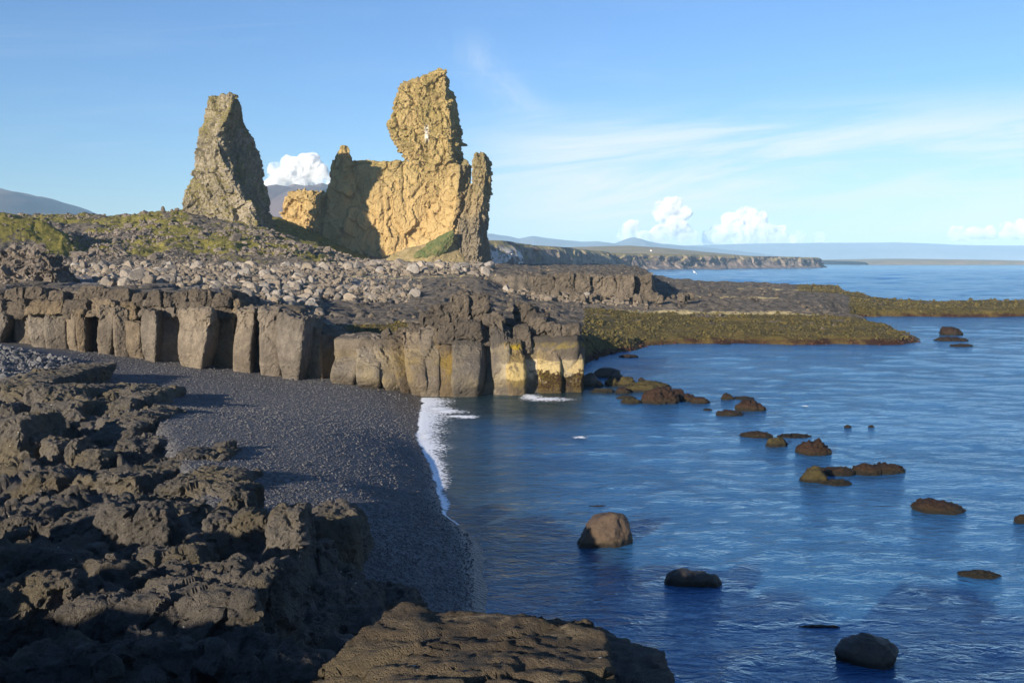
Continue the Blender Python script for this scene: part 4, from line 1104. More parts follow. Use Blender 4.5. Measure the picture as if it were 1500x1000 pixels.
for i, c in enumerate(cols):
    if c[0] >= 490: c = (c[0] - 2, c[1] + 2) + c[2:4] + (c[4] * 0.85,) + c[5:6] + (c[6] * 0.95, c[7] * 1.3)
    else: c = c[:6] + (c[6] * 0.6, c[7])
    column(*c[:6], bulge=c[6], lean=c[7], seed=i, topcut=0.6 if c[0] in (407, 204, 446) else 0.15, rake=2.4 if 490 <= c[0] < 665 else (1.2 if c[0] >= 665 else 0.0), taper=0.30 if c[0] in (-36, 43, 112, 144, 204, 260, 407) else 0.0)
rr = random.Random(5)
def crag(uL, uR, vT, vB, fwd, T, seed, mat='crust', amp=0.42, size=1.5, vox=0.14, base=None, par=None, D=None, nm='crust_block'):
    """one rough angular block standing on the cliff"""
    D = D or Dc((uL + uR) / 2) - fwd; r = random.Random(seed)
    xl, xr = bx(uL, D), bx(uR, D); zt = P(0, vT, D)[2]; zb = P(0, vB, D)[2] - 0.5; j = lambda a: r.uniform(-a, a); w = xr - xl
    Vb = [(xl + j(.05) * w, D + j(.3), zb), (xr + j(.05) * w, D + j(.3), zb), (xl + j(.1) * w, D + T, zb), (xr + j(.1) * w + 0.1 * w, D + T, zb),
          (xl + r.uniform(0, .16) * w, D + r.uniform(0.1, .6), zt + j(.25)), (xr - r.uniform(0, .14) * w, D + r.uniform(0.1, .6), zt + j(.25)), (xl + r.uniform(0, .2) * w, D + T, zt + j(.2) - .2), (xr - r.uniform(0, .1) * w, D + T, zt + j(.2) - .2)]
    V, Fc = remesh([(Vb, BOXF)], vox, 1); V = rockify(V, Fc, size, amp, 800 + seed, cell=1.0, crack=0.7)
    return obj(nm, mesh(nm, rebase(V, cliff_base if base is None else base), Fc, M[mat], False), par or cliff)
for i, c in enumerate([(610, 662, 458, 492, -1.5, 3.5), (628, 668, 446, 486, -2.4, 4), (656, 690, 431, 486, -2.0, 4.0), (686, 716, 430, 482, -2.3, 4.5), (704, 738, 462, 496, -0.6, 3), (664, 706, 470, 490, 0.2, 3), (640, 668, 476, 496, -0.1, 3),
                      (752, 778, 474, 508, -0.6, 3.5), (774, 802, 466, 506, -0.9, 4), (798, 824, 472, 506, -0.2, 4), (820, 851, 477, 506, 0.2, 4), (755, 788, 447, 474, -5.0, 3), (784, 806, 462, 482, -4, 3), (728, 754, 470, 560, -3.2, 3), (556, 600, 483, 502, -2.2, 2.5), (596, 626, 476, 496, -1.5, 2.5)]):
    crag(*c, seed=i)
# rough jointed slabs along the left crest, two courses
u = -125.0
while u < 346:
    w = rr.uniform(10, 24) if u > 150 else rr.uniform(18, 44)
    vt = 426 + rr.uniform(-1, 1.5) if u > 175 else 424 + rr.uniform(-4, 7)
    crag(u, min(u + w + 0.5, 353), vt, 441, rr.uniform(-1.2, 0.5) - (0.8 if u < 175 else 0), 3.0, 100 + int(u + 200), amp=0.22, size=0.9)
    u += w
u = -125.0
while u < 346:
    w = rr.uniform(24, 60)
    crag(u, min(u + w + 1, 352), 439 + rr.uniform(-1, 2), 452 + rr.uniform(0, 7), rr.uniform(-0.5, 0.7), 3.0, 600 + int(u + 200), mat='cliff' if rr.random() < 0.6 else 'crust', amp=0.26, size=1.1)
    u += w
def cliff_core():
    pcs = [column(a, b, vt, vb, f, 3, 0.0, deep=4.5, ret=True) for a, b, vt, vb, f in ((-130, 10, 446, 500, -0.6), (45, 122, 446, 514, -1.0), (130, 145, 446, 520, -2.4), (144, 236, 446, 530, -1.1), (225, 352, 442, 549, -1.8), (380, 445, 452, 560, -0.4), (340, 400, 450, 555, -1.5), (430, 500, 482, 572, -2.4), (490, 640, 496, 590, -1.4), (630, 705, 480, 592, -1.2), (725, 850, 492, 580, -0.4))]
    V, Fc = remesh(pcs, 0.25, 2); V = rockify(V, Fc, 1.4, 0.3, 77)
    obj('cliff_core', mesh('cliff_core', rebase(V, cliff_base), Fc, M['cliff']), cliff)
cliff_core()
# fallen slabs and jointed face of the middle bench
bench_base = np.array([bx(850, 165), 165, 3.5])
scarp = empty('lava_scarp', bench_base, 'dark jointed lava step with fallen blocks across the middle of the headland', 'lava step', kind='structure')
u = 735.0; k = 0
while u < 950:
    w = rr.uniform(9, 40); hi = u > 800
    vt = (402 if hi else 405) + rr.uniform(-0.5, 2.0)
    crag(u, min(u + w + 1.5, 955), vt, 438, 0, 5, 400 + k, amp=0.55, size=1.9, vox=0.24, base=bench_base, par=scarp, D=164.4 + rr.uniform(-1.5, 1.2), nm='lava_column', mat='scarp'); u += w; k += 1
for i in range(26):
    u = rr.uniform(740, 1010); s_ = rr.uniform(5, 16); v = rr.uniform(428, 441)
    crag(u, u + s_, v - s_ * rr.uniform(0.4, 0.8), v, 0, rr.uniform(1, 2), 460 + i, amp=0.35, size=0.9, vox=0.2, base=bench_base, par=scarp, D=163.5 - (v - 430) * 0.6, nm='fallen_block', mat='scarp')
print('cliff', round(time.time() - T0, 1))
# ------------------------------------------------------------------ foreground lava: jointed blocks on a bedrock sheet
VB = np.array([540, 575, 590, 610, 640, 660, 700, 750, 800, 850, 870, 920, 1000, 1060.]); DV = np.array([66, 59.2, 55.6, 51.4, 46, 42.6, 37.7, 32.2, 26.6, 21.9, 19.8, 16.3, 12.3, 10.6])
def Dv(v): return float(np.interp(v, VB, DV))
fore_base = np.array([-6.0, 16.0, 4.5])
fore = empty('lava_outcrop', fore_base, 'dark pitted lava outcrop of broken blocks filling the lower left corner', 'lava outcrop', kind='structure')
fr = random.Random(11)
# uL, uR, vT, vB, depth m, (D or None), lean back, yaw, taper, topslope
FB = [
 (-40, 40, 566, 592, 4, None), (36, 104, 568, 604, 4, None), (98, 146, 566, 590, 3, None), (148, 198, 572, 592, 2.5, None), (146, 200, 588, 614, 2, None), (138, 188, 614, 652, 1.5, None), (124, 186, 632, 662, 1.4, None), (181, 222, 612, 652, 2.2, None), (212, 241, 598, 618, 0.8, 50),
 (40, 110, 590, 622, 2.5, None), (-6, 14, 594, 614, 1, None), (14, 50, 606, 618, 1, None), (-30, 30, 622, 692, 2.0, None), (24, 46, 642, 690, 1.5, None), (44, 80, 648, 694, 1.0, None), (82, 101, 652, 706, 0.9, None), (102, 136, 664, 712, 1.1, None), (18, 82, 698, 738, 1.6, None),
 (128, 200, 676, 694, 2.0, None), (158, 212, 656, 694, 1.6, None), (196, 272, 680, 718, 1.8, None), (248, 316, 670, 706, 1.5, None), (96, 205, 700, 740, 2.4, None), (222, 330, 712, 752, 2.2, None), (310, 352, 716, 790, 1.6, None),
 (-30, 39, 762, 804, 1.3, None), (64, 127, 762, 804, 1.4, None), (38, 66, 768, 800, 1.0, None), (-40, 18, 812, 862, 1.3, None), (17, 98, 812, 868, 1.2, None), (124, 186, 748, 824, 1.2, None), (182, 232, 748, 832, 1.2, None), (226, 268, 748, 792, 1.0, None), (232, 284, 752, 772, 1.0, None),
 (291, 331, 772, 846, 1.2, 23.5), (328, 377, 760, 850, 1.2, 23.5), (258, 301, 796, 846, 1.0, 23.2), (174, 272, 822, 878, 1.2, None), (180, 308, 848, 924, 1.3, None), (300, 342, 844, 924, 1.2, 16.0), (98, 178, 832, 886, 1.1, None), (126, 332, 884, 985, 1.4, 13.8), (-60, 60, 880, 1010, 1.6, 14.4), (50, 134, 892, 1010, 1.5, 14.0), (130, 260, 968, 1060, 1.2, 11.6), (-50, 140, 985, 1090, 1.5, 11.4), (250, 400, 985, 1100, 1.3, 11.6),
 (384, 421, 868, 945, 0.8, 17.0), (332, 392, 850, 1010, 1.6, 14.4), (372, 428, 762, 880, 1.6, 22.6), (418, 516, 766, 858, 2.0, 27.0), (410, 424, 756, 775, 0.5, 26.6), (428, 535, 864, 930, 2.0, 22.5), (508, 598, 880, 930, 1.8, 23.5), (380, 470, 940, 1010, 1.6, 15.5), (440, 560, 925, 985, 1.6, 16.5), (360, 450, 985, 1060, 1.5, 11.5)]
ctrl = []
def fblock(uL, uR, vT, vB, T, D=None, mat='lava', seed=0, lean=None, name='lava_block'):
    D = D or Dv(vB)
    r = random.Random(seed * 7 + 3)
    xl, xr = bx(uL, D), bx(uR, D); zt = P(0, vT, D)[2]; zb = P(0, vB, D)[2]; T = T * max(1.0, D / 19)
    ex = 0.10 * (xr - xl); xl -= ex; xr += ex
    w = xr - xl; h = zt - zb
    lean = r.uniform(0.08, 0.25) * h if lean is None else lean
    yaw = r.uniform(-0.16, 0.16) * w; j = lambda s: r.uniform(-s, s)
    tl, tr = r.uniform(0.0, 0.10) * w, r.uniform(0.0, 0.10) * w
    dz = j(0.08) * w; down = h * 0.25 + 0.35
    sink = r.uniform(-0.02, 0.16) * T
    Vb = [(xl + j(.06) * w, D - yaw, zb - down), (xr + j(.06) * w, D + yaw, zb - down), (xl + j(.1) * w, D + T - yaw, zb - down), (xr + j(.1) * w, D + T + yaw, zb - down),
          (xl + tl, D + lean - yaw, zt + dz), (xr - tr, D + lean + yaw, zt - dz), (xl + tl + j(.12) * w, D + T - yaw, zt + dz - sink), (xr - tr + j(.12) * w, D + T + yaw, zt - dz - sink)]
    vox = min(max(D / 995 * 2.3, 0.03), 0.12)
    C8 = np.array(Vb); pts = []
    for fx_ in (0.02, 0.33, 0.67, 0.98):
        for fy_ in (0.02, 0.5, 0.98):
            for fz_ in (0.0, 0.5, 0.82, 1.0):
                g = [fx_ + j(.07), fy_ + j(.12), fz_]
                if fz_ == 1.0:
                    g = [0.5 + (g[0] - 0.5) * r.uniform(0.84, 1.0), 0.5 + (g[1] - 0.5) * r.uniform(0.8, 1.0), 1 + j(.08)]
                    if r.random() < 0.12: continue
                elif r.random() < 0.1: g[0] = 0.5 + (g[0] - 0.5) * 0.8
                ww = [(1 - g[0]) * (1 - g[1]), g[0] * (1 - g[1]), (1 - g[0]) * g[1], g[0] * g[1]]
                lo = sum(ww[q] * C8[q] for q in range(4)); hi = sum(ww[q] * C8[4 + q] for q in range(4))
                pts.append(lo + (hi - lo) * g[2])
    bmh = bmesh.new(); 
    for q in pts: bmh.verts.new(q)
    hr = bmesh.ops.convex_hull(bmh, input=bmh.verts)
    bmesh.ops.delete(bmh, geom=[v for v in bmh.verts if not v.link_faces], context='VERTS')
    bmh.verts.index_update()
    hull = ([tuple(v.co) for v in bmh.verts], [tuple(v.index for v in f.verts) for f in bmh.faces]); bmh.free()
    V, Fc = remesh([hull], vox, 3)
    s = min(1.0, 0.5 * max(w, h))
    V = rockify(V, Fc, size=s + 0.12, amp=0.22 * min(s + 0.12, 1.0), seed=500 + seed, cell=1.15, crack=0.9, grain=1.7, vcrack=0.3, pits=0.008 + D * 0.0005, pitscale=8.0)
    ctrl.append(((xl + xr) / 2, D - 0.15, zb + 0.22 * h)); ctrl.append(((xl + xr) / 2, D + T * 0.5, zb + 0.7 * h)); ctrl.append(((xl + xr) / 2, D + T, zt - 0.35 - 0.2 * h))
    return obj(name, mesh(name, rebase(V, fore_base), Fc, M[mat], False), fore)
for i, f in enumerate(FB):
    fblock(*f[:5], D=f[5], seed=i)
for b, v, D in ((340, 800, 19.5), (300, 720, 24), (250, 640, 31.5), (215, 600, 36)): pass
extra = [(-19, 53, 2.6), (-16.6, 53, 1.2), (-15, 42, 2.2), (-12.8, 42, 0.9), (-11.6, 36, 2.1), (-9.6, 36, 0.9), (-9.0, 30.5, 2.0), (-6.8, 30, 0.9), (-6.6, 28, 1.5), (-4.4, 28.5, 1.0), (-3.8, 27, 1.0), (-2.0, 24, 1.0), (-1.4, 20, 1.2), (-1.0, 15, 2.4), (-1.5, 12.8, 3.6), (-23, 58, 2.2), (-28, 60, 2.4), (-20, 57, 1.6),
         (-10, 12.5, 5.9), (-13, 15, 6.1), (-16, 18, 5.6), (-20, 22, 4.0), (-26, 32, 3.4), (-26, 44, 3.0), (-34, 52, 3.0), (-3.5, 9, 5.0), (-6, 9, 5.2), (-9, 9, 5.6), (-1.2, 9.5, 4.6), (0, 8, 4.8), (-36, 24, 4.5), (-40, 46, 3.4), (-4.5, 19, 2.3), (-3.2, 17, 2.2), (-3.5, 22.5, 1.5)]
# ledge outline seen from the camera, at about 6 m above the sea
def ledge():
    out = [(430, 1005, 5.75), (457, 972, 5.85), (500, 938, 5.95), (545, 912, 6.0), (575, 890, 6.02), (590, 880, 6.05), (604, 872, 6.12), (614, 893, 6.0), (660, 893, 6.0), (720, 895, 6.0), (790, 896, 5.98), (832, 898, 5.95), (862, 908, 5.9), (890, 922, 5.85), (893, 950, 5.85), (895, 1000, 5.9)]
    top = np.array([Pz(u, v, z) for u, v, z in out]); top = np.vstack([top, [(1.2, 7.2, 6.1), (0.5, 6.4, 6.2), (-2.6, 6.4, 6.1), (-2.9, 8.3, 5.8)]])
    q = resample(top, 90)
    c = q.mean(0)
    rings = []
    for dz, sc in ((0, 0.985), (-0.12, 1.0), (-0.6, 1.01), (-1.4, 0.99), (-2.6, 0.98), (-4.2, 1.03), (-6.4, 1.10)):
        g = c + (q - c) * np.array([sc, sc, 1]); g[:, 2] = q[:, 2] + dz; rings.append(g)
    V, Fc = remesh([loft(rings)], 0.050, 1)
    V = rockify(V, Fc, size=0.85, amp=0.17, seed=901, cell=0.8, crack=0.9, grain=1.5, pits=0.014, pitscale=8.0, strat=(0.45, 1.3, 1.6))
    # shallow layered relief on the top
    lay = fbm(V * np.array([0.9, 3.2, 4.0]), 4, 902)
    V[:, 2] += 0.06 * lay * sstep(V[:, 2], 5.2, 5.8)
    b = np.array([0, 10, 5.5]); o = obj('ledge_slab', mesh('ledge_slab', rebase(V, fore_base), Fc, M['ledge']), fore)
    st = [(880, 915), (915, 925), (950, 940), (975, 950), (988, 960), (990, 1000)]
    top = np.array([Pz(u, v, 5.45) for u, v in st]); top = np.vstack([top, [(2.0, 7.4, 5.6), (0.6, 7.4, 5.6), (0.6, 9.5, 5.5)]])
    q = resample(top, 70); c = q.mean(0); rings = []
    for dz, sc in ((0, 0.98), (-0.15, 1.0), (-1.2, 0.98), (-3, 1.0), (-6, 1.1)):
        g = c + (q - c) * np.array([sc, sc, 1]); g[:, 2] = q[:, 2] + dz; rings.append(g)
    V, Fc = remesh([loft(rings)], 0.06, 2)
    V = rockify(V, Fc, size=0.6, amp=0.12, seed=911, cell=0.9, crack=0.6, pits=0.014, pitscale=8.0)
    obj('ledge_step', mesh('ledge_step', rebase(V, fore_base), Fc, M['lava']), fore)
ledge()
def bedrock():
    C = np.array(ctrl + extra)
    NB = 330; ys = 8.0 * np.exp(np.linspace(0, math.log(61 / 8.0), NB))
    V = []
    for y in ys:
        V.append(np.stack([np.linspace(-0.60 * y - 7, 0.5 if y < 12 else 0.5 - (y - 12) * 0.33, NB), np.full(NB, y), np.zeros(NB)], 1))
    V = np.concatenate(V)
    for i in range(0, len(V), 20000):
        dd = np.sqrt(((V[i:i + 20000, None, :2] - C[None, :, :2]) ** 2).sum(2))
        wt = 1 / (dd ** 2 + 0.10) ** 1.6
        V[i:i + 20000, 2] = (wt @ C[:, 2]) / wt.sum(1)
    edge = V[:, 0] - np.interp(V[:, 1], [8, 12, 16, 20, 24, 28, 30, 35, 42, 52, 61], [0.2, -0.6, -1.0, -1.5, -2.2, -4.2, -8.0, -10.3, -13.6, -17.6, -21])
    edge = edge + 0.5 * fbm(V / 1.5, 3, 920)
    V[:, 2] = V[:, 2] * (1 - sstep(edge, -1.2, 0.3)) + (0.0) * sstep(edge, -1.2, 0.3)
    V[:, 2] -= 1.5 * sstep(V[:, 1], 56, 61) * 2
    Fc = grid_faces(NB, NB)
    f1, f2, rid = worley(V / np.array([1.3, 1.5, 1.3]) + 0.3 * fbm(V / 0.8, 2, 924)[:, None], 921)
    g1, g2, gid = worley(V / 0.5, 922)
    V[:, 2] += 0.50 * (rid - 0.5) * sstep(f2 - f1, 0, 0.12) + 0.20 * (gid - 0.5) * sstep(g2 - g1, 0, 0.2) + 0.16 * fbm(V / 0.9, 4, 923, 0.6) + 0.3 * facet(V / 1.1, 925)[0] - 0.05
    obj('bedrock', mesh('bedrock', rebase(V, fore_base), Fc, M['lava'], True), fore)
bedrock()
def lumps():
    rg = np.random.default_rng(77); bm_ = bpy.data.objects['bedrock'].data
    n = len(bm_.vertices); V = np.empty(n * 3, np.float32); bm_.vertices.foreach_get('co', V); V = V.reshape(-1, 3) + fore_base
    wgt = (V[:, 1] ** 1.0); u = (V[:, 0] / V[:, 1]) * F + 750
    ok = np.where((u > -60) & (V[:, 2] > 1.2))[0]
    pick = rg.choice(ok, 800)
    V = V[pick]
    size = np.minimum(rg.lognormal(-1.9, 0.4, len(V)) * (V[:, 1] / 22) ** 0.6, 0.28)
    PV, PF = ico(3); PV = rockify(PV, PF, 0.9, 0.35, 78, cell=1.0, crack=0.5)
    o = scatter_mesh('lava_rubble', V - fore_base, size, M['lava'], 79, (0.6, 1.0), low_proto_rough(), sink=0.3)
    o.parent = fore
def low_proto_rough():
    V, Fc = ico(2); V = rockify(V, Fc, 1.0, 0.45, 91, cell=1.0, crack=0.3); return V, Fc
lumps()
# the higher ground the photographer stands on, behind and beside the camera; it shades the near rocks
def headland():
    xs = np.linspace(-48, 7, 190); ys = np.linspace(-34, 9.5, 150)
    X, Y = np.meshgrid(xs, ys); V = np.stack([X.ravel(), Y.ravel(), np.zeros(X.size)], 1)
    x, y = V[:, 0], V[:, 1]
    n = fbm(V / 3.0, 4, 931)
    w1, w2, wr = worley(V / np.array([1.9, 1.9, 1]), 932)
    top = 7.6 + 0.55 * sstep(-x, 7, 12) + 0.35 * n + 0.5 * (wr - 0.5)
    lip = np.interp(x, [-48, -16, -12, -8, -4, 0, 7], [6.5, 5.2, 4.4, 3.6, 2.6, 2.2, 1.5]) + 0.7 * n + 0.8 * (wr - 0.5)
    z = top - (top - 4.6) * sstep(y - lip, -0.4, 2.6)
    side = sstep(x + 0.6 * n, 2.6, 4.2)
    z = z * (1 - side) - 1.0 * side
    V[:, 2] = z
    tag(obj('headland', mesh('headland', V, grid_faces(150, 190), M['lava'])), kind='structure')
headland()
print('fore', round(time.time() - T0, 1))
# ------------------------------------------------------------------ boulders and rubble
def boulder_mesh(name, seed, sub=3, flat=0.92, ang=0.5):
    V, Fc = ico(sub)
    r = random.Random(seed)
    for _ in range(9):                                   # chop facets
        n = np.array([r.gauss(0, 1), r.gauss(0, 1), r.gauss(0, 1)]); n /= np.linalg.norm(n)
        c = r.uniform(0.42, 0.75); d = V @ n
        V = V - np.maximum(d - c, 0)[:, None] * n * 0.9
    V = V * np.array([r.uniform(0.9, 1.3), r.uniform(0.8, 1.1), flat * r.uniform(0.85, 1.15)])
    V = V * (1 + 0.12 * fbm(V * 1.5 + seed, 3, seed))[:, None]
    return mesh(name, V, Fc, M['boulder'], False)
protos = [boulder_mesh('boulder', 40 + k) for k in range(14)]
def low_proto(seed):
    V, Fc = ico(1); r = random.Random(seed)
    for _ in range(6):
        n = np.array([r.gauss(0, 1), r.gauss(0, 1), r.gauss(0, 1)]); n /= np.linalg.norm(n)
        V = V - np.maximum(V @ n - r.uniform(0.5, 0.8), 0)[:, None] * n
    return V, Fc
def boulders():
    rg = np.random.default_rng(21); n = 42000
    D = 86 * np.exp(rg.random(n) * math.log(330 / 86.0)); b = rg.uniform(60, 950, n)
    x = bx(b, D)
    p = np.stack([x, D, np.zeros(n)], 1)
    h, bb, DD, hill, kelp, bench, s = land(x, D)
    d = sstep(D, 98, 108) * sstep(D, 208, 200) * (1 - hill) * sstep(b, 640, 560) * sstep(b + (D - 130), 110, 170)
    front = np.where(b < 350, 1.0, np.where(b < 470, sstep(D, 88, 91), sstep(D, 127, 131)))
    d = d * front
    patch = sstep(fbm(p / np.array([16, 12, 1]), 3, 22), -0.18, 0.12)
    patch = np.where((b > 330), 1.0, patch)
    patch *= np.where((b < 260) & (D > 118) & (D < 150), 0.35, 1)
    d = d * (0.12 + 0.88 * patch)
    d *= 1 - 0.85 * sstep(D, 143, 150) * sstep(D, 186, 176) * sstep(b, 490, 520)
    foot = 0.9 * sstep(D, 176, 190) * sstep(D, 300, 280) * sstep(b, 470, 500) * sstep(b, 730, 690) * (1 - hill)
    deb = 0.9 * sstep(D, 154, 157) * sstep(D, 164, 162) * sstep(b, 735, 750) * sstep(b, 950, 930)
    d = np.maximum(np.maximum(d, foot), deb)
    keep = rg.random(n) < d * 0.95 * (DD / 120) ** 0.4
    x, y, z, b = x[keep], D[keep], h[keep], b[keep]
    size = np.clip(rg.lognormal(-1.15, 0.45, len(x)), 0.14, 1.05) * np.where(y > 180, 1.45, 1.0)
    apparent = size / y
    order = np.argsort(-apparent)
    big, rest = order[:300], order[300:]
    rnd = random.Random(3)
    for i in big:
        o = bpy.data.objects.new('boulder', protos[rnd.randrange(14)]); COL.objects.link(o)
        sc = float(size[i])
        o.location = (float(x[i]), float(y[i]), float(z[i]) + sc * 0.22); o.scale = (sc, sc, sc)
        o.rotation_euler = (rnd.uniform(-0.9, 0.9), rnd.uniform(-0.9, 0.9), rnd.uniform(0, 6.28))
        tag(o, 'pale rounded boulder among the many strewn below the rock stacks', 'boulder', 'boulders strewn on the lava flat below the stacks')
    rest = rest[:9500]
    thirds = np.array_split(rest, 3)
    P3, S3 = np.stack([x[rest], y[rest], z[rest]], 1), size[rest]
    scatter_mesh('boulder_field', P3, S3, M['boulder'], 23, (0.75, 1.25), low_proto(5), sink=0.3)
    # dark rubble all over the grassy lava hill
    n = 16000
    D = rg.uniform(200, 318, n); b = rg.uniform(-60, 500, n); x = bx(b, D)
    h, bb, DD, hill, kelp, bench, s = land(x, D)
    p = np.stack([x, D, np.zeros(n)], 1)
    dens = hill * (0.10 + 0.90 * sstep(fbm(p / 22, 3, 24) + 0.25 * np.exp(-((b - 190) / 80) ** 2) * sstep(D, 262, 240) - 0.3 * sstep(b, 120, 60), 0.02, 0.30))
    dens *= 1 - 0.95 * sstep(b, 400, 412) * sstep(D, 262, 275)
    keep = rg.random(n) < dens
    x, D, h = x[keep], D[keep], h[keep]
    size = np.clip(rg.lognormal(-1.0, 0.5, len(x)), 0.15, 1.6)
    scatter_mesh('rubble', np.stack([x, D, h], 1), size, M['rubble'], 25, (0.6, 1.0), low_proto(9), sink=0.3)
boulders()
def shelf_stones():
    rg = np.random.default_rng(41); n = 9000
    D = 84 * np.exp(rg.random(n) * math.log(300 / 84.0)); b = rg.uniform(360, 1230, n); x = bx(b, D)
    h, bb, DD, hill, kelp, bench, s_ = land(x, D)
    p = np.stack([x, D, np.zeros(n)], 1)
    d = (1 - kelp) * (1 - hill) * (s_ > 1.5) * sstep(fbm(p / 9, 3, 42), -0.1, 0.35) * (0.25 + 0.75 * sstep(b, 600, 680))
    k = rg.random(n) < d * 0.6
    size = np.clip(rg.lognormal(-1.5, 0.5, k.sum()), 0.08, 0.7)
    scatter_mesh('shelf_stones', np.stack([x[k], D[k], h[k]], 1), size, M['scarp'], 43, (0.6, 1.1), low_proto(11), sink=0.3)
shelf_stones()
def left_outcrop():
    base = np.array([bx(30, 108), 108, 7.2]); r = random.Random(8); pcs = []
    for uL, uR, vT, D, T in ((-90, -20, 372, 110, 5), (-30, 30, 370, 109, 5), (10, 62, 364, 108, 4), (40, 88, 374, 107.5, 4), (-40, 50, 396, 105.5, 4), (40, 97, 388, 106, 4), (-90, -30, 392, 106, 4)):
        xl, xr = bx(uL, D), bx(uR, D); zt = P(0, vT, D)[2]
        pcs.append(([(x + r.uniform(-.5, .5), y, z + r.uniform(-.4, .4)) for z in (6.0, zt) for y in (D - (0 if z > 7 else 1.0), D + T) for x in (xl + (0.5 if z > 7 else 0), xr - (0.6 if z > 7 else 0))], BOXF))
    V, Fc = remesh(pcs, 0.18, 3); V = rockify(V, Fc, 1.7, 0.8, 31, cell=1.3, crack=0.9, vcrack=0.5, grain=1.6)
    o = obj('rock_outcrop', mesh('rock_outcrop', rebase(V, base), Fc, M['rubble'], False), loc=base)
    tag(o, 'craggy brown lava knob at the left edge above the cliff top', 'rock outcrop')
left_outcrop()
# ------------------------------------------------------------------ seaweed clumps on the low shelves
def seaweed():
    rg = np.random.default_rng(31); n = 110000
    D = 84 * np.exp(rg.random(n) * math.log(300 / 84.0)); b = rg.uniform(455, 1640, n); x = bx(b, D)
    h, bb, DD, hill, kelp, bench, s = land(x, D)
    keep = (kelp > 0.45) & (s > -0.4) & (h > -0.1) & (rg.random(n) < np.clip(0.35 + fbm(np.stack([x, D, 0 * x], 1) / 5, 3, 32), 0, 1))
    x, D, h = x[keep], D[keep], h[keep]
    size = rg.lognormal(-1.95, 0.40, len(x)) * (D / 130) ** 0.6
    scatter_mesh('seaweed', np.stack([x, D, h], 1), size, M['kelp'], 33, (0.5, 1.3), low_proto(3), sink=0.35)
seaweed()
